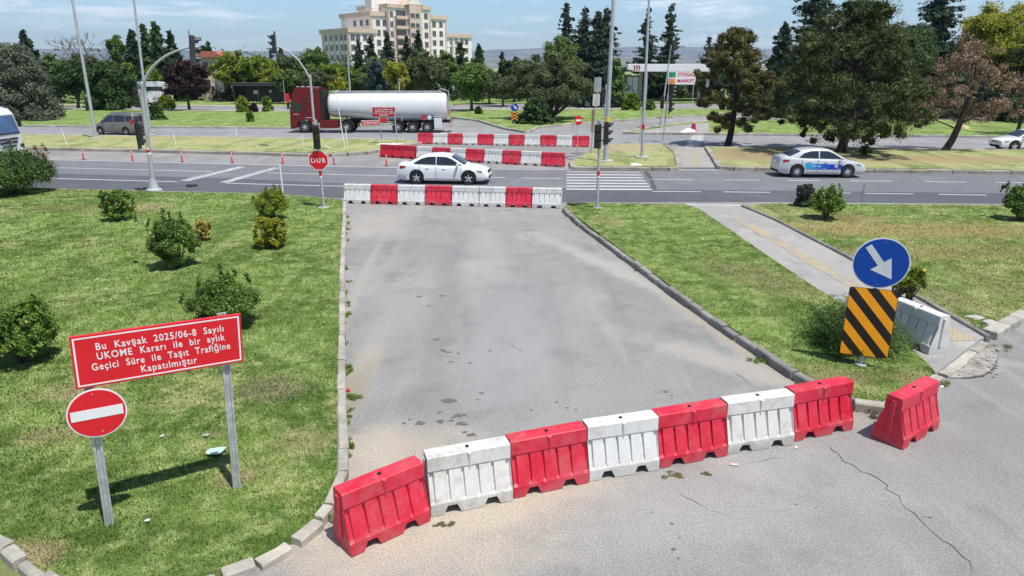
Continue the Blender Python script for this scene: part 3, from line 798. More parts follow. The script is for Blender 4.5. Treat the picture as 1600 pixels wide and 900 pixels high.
for s_, u0, u1, v in [('Bu  Kavşak  2025/06-8  Sayılı', .135, .885, .305), ('UKOME  Kararı  ile  bir  aylık', .135, .89, .49), ('Geçici  Süre  ile  Taşıt  Trafiğine', .10, .92, .685), ('Kapatılmıştır', .37, .705, .87)]:
    p = lerp2(u0, v); q = lerp2(u1, v)
    me = text_mesh(s_, M_signwhite, p[0], q[0], p[1], .086, -.019, bold=.013, thick=.002, tilt=tilt, spacing=1.16)
    link('lettering', me, board)
cc_, rr = (.128, 1.705), .310
dsc = MB().disc(cc_, rr, -.030, -.018, 56).build('disc', M_signwhite, sg)
MB().disc(cc_, rr - .016, -.034, -.029, 56).build('red_field', M_signred, dsc)
MB().box((0, 0, 0), (.535, .004, .125)).build('white_bar', M_signwhite, dsc, loc=(cc_[0] + .002, -.0365, cc_[1] + .003), rot=(0, R(1.8), 0))
for dx, dz in ((-.01, .25), (-.01 + .03, -.24)): MB().tube([(cc_[0] + dx, -.04, cc_[1] + dz), (cc_[0] + dx, -.032, cc_[1] + dz)], .008, 8).build('bolt', M_galv, dsc)
for dz in (-.27, .1): MB().box((cc_[0] - .02, .03, cc_[1] + dz), (.16, .05, .03)).build('clamp', M_galv, sg)

# blue arrow + hazard board
A = G(1345, 572, .13)
sg = thing('keep_right_sign', 'round blue sign with white arrow above an orange and black striped board', 'road sign', (A.x, A.y, .13), R(-19))
zb = .13
MB().tube([(0.0, .05, -.1), (.035, .05, 2.2)], .035, 12).build('post', M_galv, sg)
MB().tube([(0, .05, -.02), (0, .05, .035)], .11, 12).build('footing', M_conc, sg)
HB = [(-.415, .235), (.425, .20), (.425, 1.56), (-.415, 1.585)]      # board corners BL BR TR TL (local x,z)
HBc = (.005, .895); W_, H_ = .83, 1.345
def chamfer(w_, h_, r_, n=5):
    P = []
    for cx_, cz_, a0 in ((w_ / 2 - r_, -h_ / 2 + r_, -90), (w_ / 2 - r_, h_ / 2 - r_, 0), (-w_ / 2 + r_, h_ / 2 - r_, 90), (-w_ / 2 + r_, -h_ / 2 + r_, 180)):
        for i in range(n + 1):
            a = R(a0 + 90 * i / n); P.append((cx_ + r_ * math.cos(a), cz_ + r_ * math.sin(a)))
    return P
hbo = MB().prism(chamfer(W_, H_, .04), -.018, .0).build('hazard_board', M_black, sg, loc=(HBc[0], 0, HBc[1]))
def clip(poly, a, b, c):    # keep a*x+b*z<=c
    out_ = []
    for i in range(len(poly)):
        p, q = poly[i], poly[(i + 1) % len(poly)]; dp = a * p[0] + b * p[1] - c; dq = a * q[0] + b * q[1] - c
        if dp <= 0: out_.append(p)
        if dp * dq < 0:
            t = dp / (dp - dq); out_.append((p[0] + (q[0] - p[0]) * t, p[1] + (q[1] - p[1]) * t))
    return out_
mb = MB()
base = chamfer(W_ - .012, H_ - .012, .035)
# stripes run down to the right: lines x*1.14 + z = c
sw = .233
for c0 in (1.00, .535 - .0, .07, -.395, -.86):
    # orange bands c in [c0-.., c0]
    hi = c0 - .02; lo = c0 - sw - .02
    pl = clip(clip(base, 1.16, 1.0, hi), -1.16, -1.0, -lo)
    if len(pl) >= 3: mb.prism(pl, -.0215, -.017)
mb.build('orange_stripes', M_orange, hbo)
cz = 2.06
ds = MB().disc((.04, cz), .475, -.012, .0, 64).build('disc', M_signwhite, sg)
MB().disc((.04, cz), .455, -.016, -.011, 64).build('blue_field', M_signblue, ds)
# arrow: shaft + head pointing down right (in the disc plane)
ang = R(-52); d = Vector((math.cos(ang), math.sin(ang))); nn = Vector((-d.y, d.x)); c0 = Vector((.04 - .02, cz + .015))
P = [(-.37, -.058), (.03, -.058), (.03, -.20), (.38, 0), (.03, .20), (.03, .058), (-.37, .058)]
MB().prism([tuple(c0 + d * a + nn * b) for a, b in P], -.0185, -.0155).build('arrow', M_signgrey, ds)
for dx, dz in ((.02, .40), (.0, -.40)): MB().tube([(.04 + dx, -.022, cz + dz), (.04 + dx, -.015, cz + dz)], .008, 8).build('bolt', M_galv, ds)

# ================================================================== TRAFFIC LIGHTS AND POLES
M_sig = mat('signal_housing', (.022, .023, .025), .45, 0, .2, 4, spec=.5)
M_lr = mat('dark_red_lens', (.10, .008, .006), .2, spec=.6); M_ly = mat('dark_amber_lens', (.10, .05, .006), .2, spec=.6); M_lg = mat('dark_green_lens', (.006, .06, .03), .2, spec=.6)
M_band = mat('red_band', (.55, .02, .03), .45)
def head(parent, c, rz, s=1.0, n=3, board_=False):
    w_, d_, u_ = .27 * s, .17 * s, .30 * s
    mb = MB()
    for i in range(n): mb.box((0, 0, (i - (n - 1) / 2) * (u_ + .012)), (w_, d_, u_))
    mb.box((0, d_ * .35, 0), (w_ * .8, d_ * .3, n * u_))
    if board_: mb.box((0, d_ * .5, 0), (w_ * 1.9, .012, n * u_ + .35 * s))
    h = mb.build('signal_housing', M_sig, parent, loc=c, rot=(0, 0, rz), bevel=.012)
    for i in range(n):
        z = ((n - 1) / 2 - i) * (u_ + .012); m_ = (M_lr, M_ly, M_lg)[min(i, 2)] if n == 3 else (M_lr, M_lg)[i]
        MB().tube([(0, -d_ / 2 - .012, z), (0, -d_ / 2 + .01, z)], w_ * .40, 18).build('lens', m_, h)
        v = MB(); n_ = 14; vs = []
        for r_ in (w_ * .45, w_ * .42):
            for yy, f in ((-d_ / 2, 1), (-d_ / 2 - .20 * s, .75)):
                for j in range(n_ + 1):
                    a = R(-25 + 230 * j / n_); vs.append((r_ * math.cos(a), yy if f == 1 else yy + (.10 * s if math.sin(a) < .2 else 0), z + r_ * math.sin(a)))
        m2 = n_ + 1; fs = []
        for j in range(n_):
            fs += [(j, j + 1, m2 + j + 1, m2 + j), (2 * m2 + j + 1, 2 * m2 + j, 3 * m2 + j, 3 * m2 + j + 1), (m2 + j, m2 + j + 1, 3 * m2 + j + 1, 3 * m2 + j)]
        v.add(vs, fs); v.build('visor', M_sig, h, smooth=40)
    return h
def pole_mb(h, r0, r1, lean=(0, 0), base=True):
    mb = MB(); mb.tube([(0, 0, 0), (lean[0] * .33, lean[1], h * .33), (lean[0], lean[1], h)], [r0, (r0 * 2 + r1) / 3, r1], 12)
    if base:
        mb.tube([(0, 0, 0), (0, 0, .03)], r0 * 3, 12)
        for i in range(4):
            a = PI / 4 + i * PI / 2; mb.tube([(r0 * 2.2 * math.cos(a), r0 * 2.2 * math.sin(a), .03), (r0 * 2.2 * math.cos(a), r0 * 2.2 * math.sin(a), .07)], .018, 6)
    return mb
def band(parent, x, z, r_, m=None, h=.18):
    return MB().tube([(x, 0, z), (x, 0, z + h)], r_, 12).build('reflective_band', m or M_band, parent)

# DUR sign with a signal head
p = G(506, 324, .13); t = thing('stop_sign', 'red octagonal stop sign under a black three-lamp signal on a grey pole', 'traffic light', (p.x, p.y, .13))
pole_mb(3.25, .05, .045, (-.05, 0)).build('pole', M_greypole, t); MB().tube([(0, 0, -.03), (0, 0, .02)], .22, 14).build('footing', M_conc, t)
oc = [(.425 * math.cos(R(22.5 + 45 * i)), .425 * math.sin(R(22.5 + 45 * i))) for i in range(8)]
sgn = MB().prism(oc, -.09, -.075).build('octagon', M_signwhite, t, loc=(-.03, 0, 1.93))
MB().prism([(a * .93, b * .93) for a, b in oc], -.094, -.089).build('red_field', M_signred, sgn)
link('lettering', text_mesh('D U R', M_signwhite, -.29, .29, -.10, .18, -.0955, bold=.012, thick=.002, word=.55), sgn)
band(t, -.02, 1.30, .057); band(t, -.02, 1.22, .0575, M_signwhite, .07)
MB().box((-.02, -.062, 1.93), (.12, .02, .5)).build('bracket', M_galv, t)
head(t, (-.05, -.02, 2.83), R(14), 1.0); MB().tube([(-.05, 0, 3.3), (-.05, 0, 3.5)], .07, 10).build('cable_cap', M_greypole, t)

# right signal pole
p = G(933, 325, .13); t = thing('signal_pole', 'grey pole with two black signal heads at the road edge right of the barriers', 'traffic light', (p.x, p.y, .13))
pole_mb(3.4, .055, .05, (-.02, 0)).build('pole', M_greypole, t); band(t, 0, 1.32, .062); band(t, 0, 1.24, .0625, M_signwhite, .08); MB().tube([(-.02, 0, 3.38), (-.02, 0, 3.5)], .085, 12).build('cable_cap', M_greypole, t)
head(t, (-.10, -.16, 2.88), R(-12), 1.0); head(t, (.26, .12, 2.98), R(75), .95)
for b_ in (((-.02, 0, 2.6), (-.1, -.16, 2.6), .04), ((-.02, 0, 3.2), (-.1, -.16, 3.2), .04), ((0, 0, 2.7), (.26, .12, 2.7), .04), ((0, 0, 3.2), (.26, .12, 3.2), .04),): MB().bar(*b_).build('bracket', M_sig, t)

# big mast left
p = G(241, 297, .13); t = thing('arm_signal_mast', 'grey mast at the lawn edge with a curved arm reaching right over the road', 'traffic light', (p.x, p.y, .13))
pole_mb(4.45, .105, .085, (.13, 0), False).tube([(0, 0, -.02), (0, 0, .04), (0, 0, .10), (0, 0, .55)], [.36, .34, .23, .11], 16).build('pole', M_greypole, t, smooth=40)
arm = []
for i in range(15):
    q = i / 14; a = R(78 * q)
    arm.append((.12 + 3.0 * (1 - math.cos(a)), 0, 3.95 + 2.38 * math.sin(a)))
arm.append((arm[-1][0] + .45, 0, arm[-1][2] + .03))
MB().tube(arm, [.085 - .045 * i / (len(arm) - 1) for i in range(len(arm))], 10).build('arm', M_greypole, t, smooth=60)
ex = arm[-1][0]
band(t, .04, 1.75, .108, None, .12); band(t, .04, 1.87, .107, M_signwhite, .08); band(t, .04, 1.65, .109, M_signwhite, .09)
h = head(t, (ex - .28, .05, arm[-1][2] - .12), R(112), 1.3, 3, True); h.rotation_euler = (R(4), R(9), R(112))
head(t, (-.10, -.12, 4.35), R(15), .8, 2)
h = head(t, (-.24, .0, 2.55), R(100), 1.05, 3, True)
for b_ in (((.03, 0, 2.3), (-.24, 0, 2.3), .05), ((.03, 0, 2.9), (-.24, 0, 2.9), .05),): MB().bar(*b_).build('bracket', M_greypole, t)

# mast in the median, arm reaching left
p = G(494, 232, .13); t = thing('arm_signal_mast', 'slim mast on the median with a thin arm curving up to the left', 'traffic light', (p.x, p.y, .13))
pole_mb(5.0, .09, .08, (.02, 0), False).build('pole', M_greypole, t, smooth=40)
arm = [(.02, 0, 4.6), (-.25, 0, 5.25), (-.7, 0, 5.95), (-1.25, 0, 6.45), (-1.85, 0, 6.75), (-2.15, 0, 6.82)]
MB().tube(arm, [.06, .055, .05, .045, .04, .04], 8).build('arm', M_greypole, t, smooth=60)
h = head(t, (-2.25, 0, 6.95), R(-82), 1.3, 3, True)
head(t, (-2.75, .6, 6.3), R(100), .9, 2); MB().bar((-2.35, 0, 6.4), (-2.75, .6, 6.4), .05).build('bracket', M_sig, t)
band(t, .0, 1.85, .095, None, .15); band(t, .0, 1.72, .094, M_signwhite, .12)

# lamp posts (tall, heads above the picture)
def lamp(u, v, lab, r0=.12, top=12.0, lean=0, Yoff=0, z=.13, arms=1, bands=()):
    p = G(u, v, z); t = thing('street_lamp', lab, 'street lamp', (p.x, p.y, z), 0, 'tall street lamps')
    pole_mb(top, r0, r0 * .62, (lean, 0)).build('pole', M_greypole, t, smooth=40)
    MB().box((0, 0, .02), (.8, .8, .1)).build('footing', M_conc, t)
    for s in ((-1, 1) if arms == 2 else (1,)):
        MB().tube([(lean, 0, top - .1), (lean + s * .5, -.1, top + .5), (lean + s * 1.6, -.4, top + .8)], .04, 8).build('bracket_arm', M_greypole, t)
        MB().box((lean + s * 1.9, -.45, top + .82), (.7, .28, .12)).build('lamp_head', M_signback, t, bevel=.03)
    for z_, m_ in bands: band(t, lean * z_ / top, z_, r0 * .98, m_, .3)
    return t
lamp(150, 216, 'tall grey lamp post on the median in front of the grey van', .13, lean=.15)
lamp(235, 211.5, 'tall grey lamp post right behind the curved signal mast', .12, lean=.45)
lamp(946, 252, 'thick tall lamp post with a yellow band on the median island', .15, lean=.1, bands=((2.3, M_yellow),))
lamp(1003, 246, 'slim tall lamp post on the bare soil of the median island', .10, lean=-.15, bands=((1.75, M_band),))
def slim(u, v, h, lab, r0=.06, z=.13, Y=None, cat='pole', name='steel_pole', lean=0):
    p = G(u, v, z) if Y is None else Vector((at(u, 300, Y).x, Y, z))
    t = thing(name, lab, cat, (p.x, p.y, z)); pole_mb(h, r0, r0 * .6, (lean, 0), False).build('pole', M_greypole, t, smooth=40); return t
# sign backs on a post
t = slim(923, 240, 4.9, 'tall post on the island carrying two blank sign backs above each other', .05, name='sign_post', lean=.35)
MB().box((.30, 0, 4.4), (.46, .03, .9)).build('sign_back', M_signback, t); MB().box((.24, 0, 3.45), (.46, .03, .75)).build('sign_back', mat('pale_sign_back', (.5, .5, .47), .5), t)
MB().box((.08, .04, 2.1), (.2, .08, 1.5)).build('control_box', mat('brown_box', (.25, .17, .10), .6), t)
# small no entry
t = slim(902, 245, 2.3, 'small round no entry sign on a thin pole at the end of the barrier rows', .03, name='no_entry_sign', cat='road sign', lean=-.02)
d_ = MB().disc((0, 0), .30, -.05, -.035, 32).build('disc', M_signred, t, loc=(-.02, 0, 2.28), rot=(0, 0, R(35)))
MB().box((0, -.052, 0), (.46, .006, .11)).build('white_bar', M_signwhite, d_)
# signals on the far corner
t = slim(1036, 220, 3.6, 'thin dark pole with a side-facing signal on the far side of the island', .05, name='signal_pole', cat='traffic light', lean=.12)
head(t, (.40, 0, 2.7), R(68), 1.1, 3, True); head(t, (-.25, .05, 2.9), R(160), 1.0)
for b_ in (((.1, 0, 3), (.4, 0, 3), .05), ((.1, 0, 2.4), (.4, 0, 2.4), .05), ((0, 0, 3), (-.25, 0, 3), .05),): MB().bar(*b_).build('bracket', M_sig, t)
t = slim(1031, 200, 7.4, 'tall thin mast across the road with a slanted signal head on top', .09, name='arm_signal_mast', cat='traffic light', lean=.55)
h = head(t, (.95, 0, 7.5), R(70), 1.25, 3, True); h.rotation_euler = (0, R(20), R(70))
h = head(t, (.95, 0, 3.3), R(95), 1.1, 3, True)
for b_ in (((.55, 0, 7.3), (.95, 0, 7.4), .06), ((.3, 0, 3.4), (.95, 0, 3.4), .05),): MB().bar(*b_).build('bracket', M_sig, t)
p = G(1003, 240, .13)
t = slim(1000, 222, 3.3, 'short signal pole standing just behind the slim island lamp post', .05, name='signal_pole', cat='traffic light'); head(t, (0.05, -.1, 3.1), R(60), 1.0)
# big signal behind the right signal pole
t = slim(943, 228, 4.3, 'dark signal mast partly hidden behind the thick banded lamp post', .08, name='signal_pole', cat='traffic light'); head(t, (-.15, 0, 3.55), R(-40), 1.1)
# closed-road board in the median
A, B = G(597, 223, .13), G(621, 225, .13)
t = thing('road_closed_sign', 'small dark red notice board on two thin posts in front of the tanker wheels', 'road sign', (A.x, A.y, .13), 0)
dx = B.x - A.x; dy = B.y - A.y
M_dr = mat('faded_sign_red', (.36, .012, .022), .5)
MB().tube([(0, 0, -.1), (-.15, 0, 2.5)], .035, 8).build('post', M_greypole, t); MB().tube([(dx, dy, -.1), (dx - .1, dy, 2.4)], .035, 8).build('post', M_greypole, t)
bo = MB().box((dx / 2 - .3, dy / 2 - .05, 2.30), (1.68, .03, .66)).build('board', M_dr, t)
for i, s_ in enumerate(['Bu  Kavşak  2025/06-8  Sayılı', 'UKOME  Kararı  ile  bir  aylık', 'Geçici  Süre  ile  Taşıt  Trafiğine', 'Kapatılmıştır']):
    ww = (.66, .66, .74, .34)[i]
    link('lettering', text_mesh(s_, M_signwhite, dx / 2 - .3 - ww, dx / 2 - .3 + ww, 2.45 - i * .135, .08, dy / 2 - .067, bold=.02), bo)
# small blue / chevron sign at the far corner
t = slim(804, 199, 2.1, 'small blue round sign over an orange chevron plate on the far lawn tip', .035, name='keep_right_sign', cat='road sign')
d_ = MB().disc((0, 0), .36, -.05, -.035, 32).build('disc', M_signblue, t, loc=(0, 0, 1.85), rot=(0, 0, 0))
MB().prism([(-.20, .20), (.0, .06), (-.08, -.02), (.22, -.2), (.16, .1), (.08, .04), (-.12, .26)], -.054, -.049).build('arrow', M_signwhite, d_)
pl = MB().box((0, -.045, 1.02), (.62, .02, .85)).build('chevron_plate', M_black, t)
mb = MB()
for z0 in (.70, .98, 1.26):
    for s in (-1, 1): mb.prism([(0, z0 + .14), (s * .30, z0 - .10), (s * .30, z0 + .02), (0, z0 + .26)] if s > 0 else [(0, z0 + .26), (s * .30, z0 + .02), (s * .30, z0 - .10), (0, z0 + .14)], -.060, -.054)
mb.build('orange_chevrons', M_orange, pl)

# bollards and stakes
def bollard():
    t = thing('flexible_bollard', 'red flexible post with white bands on the paved shoulder', 'bollard', (0, 0, 0), 0, 'red flexible posts along the shoulder')
    MB().tube([(0, 0, 0), (0, 0, .02)], .10, 14).build('base', M_blk, t)
    MB().tube([(0, 0, .02), (0, 0, .10), (0, 0, .68), (0, 0, .72)], [.055, .042, .040, .028], 12).build('post', mat('bollard_red', (.62, .03, .03), .5), t, smooth=40)
    for z in (.42, .56): MB().tube([(0, 0, z), (0, 0, z + .07)], .043, 12).build('reflective_band', M_signwhite, t)
    return t
bl = ['almost hidden behind the dark juniper bush', 'just right of the juniper bush, by the white truck', 'first fully visible one left of the curved signal mast', 'just left of the curved signal mast pole', 'right of the curved signal mast pole',
      'midway between the curved mast and the stop sign', 'left neighbour of the stop sign', 'right neighbour of the stop sign', 'rightmost, left of the white sedan']
b0 = bollard()
for i, (u, v) in enumerate([(60, 247), (70, 247.5), (131, 249.5), (207.5, 252), (285, 253), (363, 254.5), (442, 256), (522, 256.5), (604, 259.5)]):
    o = b0 if i == 0 else copy_tree(b0); q = G(u, v); o.location = (q.x, q.y, .006); o['label'] = 'red flexible post with white bands, ' + bl[i]
M_stake = mat('white_stake', (.72, .72, .70), .5)
for u, v, h, ln, lab in [(105, 227, 1.15, -.18, 'leaning white marker stake on the median right of the white truck'), (275.5, 229.5, .95, -.08, 'white marker stake on the median between the mast and the stop sign'),
                         (370.5, 214, .75, 0, 'thin white stake at the far carriageway edge'), (475, 233, 1.0, -.06, 'white marker stake just left of the stop sign'),
                         (442.5, 303, 1.35, -.02, 'white stake at the near lawn edge behind the shrubs'), (539, 231, 3.9, -.35, 'long thin whitish rod standing on the median in front of the tanker'), (543, 229, 1.4, -.05, 'short thin rod beside the long whitish rod')]:
    q = G(u, v, .13); o = MB().tube([(0, 0, -.1), (ln, 0, h)], [.035, .03] if h < 2 else [.04, .02], 8).build('marker_stake', M_stake); o.location = (q.x, q.y, .13); tag(o, lab, 'stake', 'white marker stakes')
q = G(512, 231, .13); o = MB().tube([(-.25, .1, .08), (.2, -.1, .02)], .05, 8).build('marker_stake', M_stake); o.location = (q.x, q.y, .13); tag(o, 'fallen white stake lying on the median right of the stop sign', 'stake', 'white marker stakes')
q = G(622, 226, .13); o = MB().box((0, 0, .03), (2.0, .9, .05), rz=-.1).build('fallen_panel', M_signwhite); o.location = (q.x - .4, q.y - .2, .14); tag(o, 'white panel lying flat behind the dark red barriers', 'panel')
# ================================================================== VEHICLES
M_glass = mat('tinted_glass', (.018, .022, .028), .06, 0, .1, 2, spec=.8)
M_bluegl = mat('blue_tinted_windscreen', (.05, .10, .20), .06, 0, .2, 1.2, spec=.8)
M_tyre = mat('tyre_rubber', (.022, .022, .023), .8)
M_rim = mat('alloy_rim', (.55, .56, .58), .4, .35, .1, 8)
M_chrome = mat('chrome', (.7, .7, .7), .15, 1)
M_under = mat('dark_underbody', (.012, .012, .012), .9)
M_hl = mat('headlamp_glass', (.30, .32, .34), .10, .3, .4, 12, spec=.8)
M_tl = mat('tail_lamp', (.36, .012, .015), .2, spec=.8)
M_plate = mat('licence_plate', (.72, .73, .75), .5)
M_seam = mat('panel_gap', (.05, .05, .055), .8)
def paintm(name, c, met=0, coat=.8): return mat(name, c, .34, met, .03, 1, coat=coat)
P_white = paintm('white_car_paint', (.72, .735, .745)); P_silver = paintm('pale_silver_car_paint', (.47, .49, .51)); P_grey = paintm('warm_grey_car_paint', (.17, .155, .145), .3)
P_red = paintm('dark_red_truck_paint', (.125, .004, .010), 0, .25); P_truck = paintm('white_truck_paint', (.62, .63, .64))

def wheel(parent, x, y, r, w_=.21, spokes=5, rimc=None, side=0):
    """wheel with its axle along y"""
    prof = [(r * .60, -w_ / 2), (r * .93, -w_ / 2), (r, -w_ * .36), (r, w_ * .36), (r * .93, w_ / 2), (r * .60, w_ / 2)]
    n = 28; mb = MB()
    rings = [[(math.cos(2 * PI * j / n) * a, b, math.sin(2 * PI * j / n) * a) for a, b in prof] for j in range(n + 1)]
    mb.loft(rings, closed=False, caps=False)
    o = mb.build('wheel', M_tyre, parent, loc=(x, y, r), smooth=35)
    mb = MB()
    for s in (-1, 1):
        mb.tube([(0, s * w_ * .10, 0), (0, s * w_ * .16, 0)], r * .60, 24)
    ri = mb.build('rim_well', M_under, o)
    mb = MB()
    for s in (-1, 1):
        y0 = s * w_ * .42
        for k_ in range(spokes):
            a = 2 * PI * k_ / spokes + .3
            mb.bar((r * .10 * math.cos(a), y0 * 1.05, r * .10 * math.sin(a)), (r * .62 * math.cos(a), y0, r * .62 * math.sin(a)), .02, r * (.24 if spokes <= 5 else .10))
        mb.tube([(0, y0 * .9, 0), (0, y0 * 1.08, 0)], r * .15, 14)
        ring = [[(math.cos(2 * PI * j / n) * a, b, math.sin(2 * PI * j / n) * a) for a, b in ((r * .60, y0), (r * .69, y0), (r * .69, y0 * .8), (r * .60, y0 * .8))] for j in range(n + 1)]
        mb.loft(ring, closed=True, caps=False)
    mb.build('rim', rimc or M_rim, o)
    return o

def interp(tab, x):
    if x <= tab[0][0]: return tab[0][1]
    for (a, b), (c, d) in zip(tab, tab[1:]):
        if x <= c: return b + (d - b) * (x - a) / (c - a)
    return tab[-1][1]

def car(name, label, cat, A, B, paint_, P, facing=1, spokes=5, rimc=None, glass=None):
    """A, B: ground points under the rear and front wheel of the side the camera sees"""
    L, W = P['L'], P['W']; glass = glass or M_glass
    d = (B - A); rz = math.atan2(d.y, d.x)
    nrm = Vector((-math.sin(rz), math.cos(rz), 0)) * (1 if facing > 0 else -1)   # away from camera
    mid = (A + B) / 2 + nrm * (W / 2 - .08)
    ax = Vector((math.cos(rz), math.sin(rz), 0)); xr, xf = P['wheels']
    org = mid - ax * (xr + xf) / 2
    t = thing(name, label, cat, (org.x, org.y, .01), rz)
    wr = P['r']; ra = wr + .055; sill = P.get('sill', .19)
    deck = P['deck']
    xs = set(np.round(np.linspace(-L / 2, L / 2, 44), 3).tolist())
    for xw in (xr, xf):
        for k_ in range(-9, 10): xs.add(round(xw + ra * math.sin(R(k_ * 10)) * 1.0, 3))
        xs.add(round(xw - ra * 1.02, 3)); xs.add(round(xw + ra * 1.02, 3))
    xs = sorted(xs)
    def hw(x): q = abs(x) / (L / 2); return W / 2 * (1 - P.get('taper', .16) * q ** 5)
    def zl(x):
        z = sill + max(0, (abs(x) - L / 2 + .35)) * .25
        for xw in (xr, xf):
            q = ra * ra - (x - xw) ** 2
            if q > 0: z = max(z, wr + math.sqrt(q))
        return z
    rings = []
    for x in xs:
        zd = interp(deck, x); w_ = hw(x); z0 = min(zl(x), zd - .1)
        pts = [(w_ * .94, z0), (w_ * .99, z0 + .05), (w_, zd * .52), (w_ * 1.0, zd * .72), (w_ * .975, zd * .86), (w_ * .955, zd - .05), (w_ * .90, zd), (w_ * .5, zd + .025), (0, zd + .035)]
        zz = z0
        q = []
        for i, (a, b) in enumerate(pts):
            zz = max(zz + (.004 if i else 0), b); q.append((a, zz))
        ring = [(x, -a, b) for a, b in q] + [(x, a, b) for a, b in reversed(q[:-1])]
        rings.append(ring)
    MB().loft(rings).build('body', paint_, t, smooth=38)
    # underbody
    MB().box((0, 0, .33), (L * .93, W * .80, .26)).build('underbody', M_under, t)
    # greenhouse
    belt = P['belt']; roof = P['roof']; tum = P.get('tumble', .36)
    bx = lambda x: interp(belt, x) if isinstance(belt, list) else belt
    yw = lambda x, z: hw(x) * .925 - max(0, z - bx(x)) * tum
    rx = np.linspace(roof[0][0], roof[-1][0], 34); rings = []
    for x in rx:
        zr = interp(roof, x); b_ = bx(x); lo = b_ - .06
        zs = max(lo + .01, zr - .07); y1 = yw(x, zs); y2 = y1 - .07
        ring = [(x, -yw(x, lo), lo), (x, -y1, zs), (x, -y2, max(zs + .003, zr - .012)), (x, -y2 * .5, max(zs + .006, zr + .012)), (x, 0, max(zs + .007, zr + .018))]
        rings.append(ring + [(a, -b, c) for a, b, c in reversed(ring[:-1])])
    MB().loft(rings).build('roof', paint_, t, smooth=40)
    def surf(x, y):
        zr = interp(roof, x); zs = zr - .07; y1 = yw(x, zs); y2 = y1 - .07; y = abs(y)
        if y > y2: return zr - .012 - (y - y2) / .07 * .058
        if y > y2 * .5: return zr + .012 - (y - y2 * .5) / (y2 * .5) * .024
        return zr + .018 - y / (y2 * .5) * .006
    for nm, (xa, xb) in (('rear_window', P['rear']), ('windscreen', P['front'])):
        if xa is None: continue
        nx, ny = 6, 9; vs = []; fs = []
        for i in range(nx):
            x = xa + (xb - xa) * i / (nx - 1); y2 = yw(x, interp(roof, x) - .07) - .055
            for j in range(ny):
                y = -y2 + 2 * y2 * j / (ny - 1); vs.append((x + (.006 if xb > 0 else -.006), y, surf(x, y) + .010))
        for i in range(nx - 1):
            for j in range(ny - 1): fs.append((i * ny + j, (i + 1) * ny + j, (i + 1) * ny + j + 1, i * ny + j + 1))
        mb = MB(); mb.add(vs, fs); mb.build(nm, glass, t, smooth=60)
    for poly_ in P['windows']:
        for s in (-1, 1):
            mb = MB(); n = len(poly_)
            o_ = [(x, s * (yw(x, z) + .007), z) for x, z in poly_]; i_ = [(x, s * (yw(x, z) - .01), z) for x, z in poly_]
            tri = geometry.tessellate_polygon([[Vector((x, z, 0)) for x, z in poly_]])
            mb.add(o_ + i_, [tuple(q) for q in tri] + [(i, (i + 1) % n, n + (i + 1) % n, n + i) for i in range(n)])
            mb.build('side_window', glass, t)
    ysd = lambda x, z: hw(x) * (1.0 if z < interp(deck, x) * .74 else .985)
    # seams + handles + mirrors
    mb = MB()
    for x in P['seams']:
        for s in (-1, 1):
            zt_ = bx(x) - .04
            mb.bar((x, s * (hw(x) * .998), sill + .12), (x, s * (hw(x) * 1.003), zt_ * .74), .012, .014); mb.bar((x, s * (hw(x) * 1.003), zt_ * .74), (x, s * (hw(x) * .968), zt_), .012, .014)
    for s in (-1, 1): mb.bar((xr + .45, s * hw(0) * .995, sill + .10), (xf - .45, s * hw(0) * .995, sill + .10), .012, .014)
    mb.build('panel_gaps', M_seam, t)
    for x in P['handles']:
        for s in (-1, 1): MB().box((x, s * (hw(x) * .995), bx(x) - .16), (.19, .035, .03)).build('door_handle', paint_, t, bevel=.006)
    for s in (-1, 1):
        x = P['mirror']; z = bx(x) + .06
        MB().box((x, s * (W / 2 + .07), z), (.12, .19, .13)).build('wing_mirror', P.get('mirror_m', paint_), t, bevel=.03)
    xe = L / 2
    for s in (-1, 1):
        z = P['hl'][1]; x = P['hl'][0]
        MB().loft([[(x + a, s * (hw(x + a) * c_), z + b) for a, b, c_ in ((-.26, .06, .985), (.0, .05, 1.0), (.02, -.06, 1.005), (-.18, -.03, 1.004))],
                   [(x + a, s * (hw(x + a) * .62), z + b) for a, b in ((.03, .05), (.20, .03), (.21, -.07), (.05, -.07))]]).build('headlight', M_hl, t)
        z = P['tl'][1]; x = P['tl'][0]
        MB().loft([[(x + a, s * (hw(x + a) * 1.006), z + b) for a, b in P.get('tls', ((.26, .05), (-.06, .07), (-.07, -.09), (.20, -.04)))],
                   [(x + a, s * (hw(x + a) * .66), z + b) for a, b in ((-.02, .05), (-.14, .06), (-.17, -.09), (-.05, -.07))]]).build('tail_light', M_tl, t)
    MB().box((xe - .05, 0, P['hl'][1] - .06), (.10, W * .5, .10)).build('grille', M_blk, t, bevel=.01)
    MB().box((xe - .045, 0, .33), (.12, W * .62, .13)).build('lower_grille', M_blk, t, bevel=.02)
    MB().box((xe + .015, 0, .45), (.02, .5, .11)).build('licence_plate', M_plate, t); MB().box((-xe - .012, 0, P.get('rp', .75)), (.02, .5, .11)).build('licence_plate', M_plate, t)
    MB().box((-xe + .04, 0, .30), (.13, W * .7, .12)).build('rear_diffuser', M_blk, t, bevel=.02)
    for x in (xr, xf):
        for s in (-1, 1): wheel(t, x, s * (W / 2 - .13), wr, .21, spokes, rimc)
    return t, hw, bx

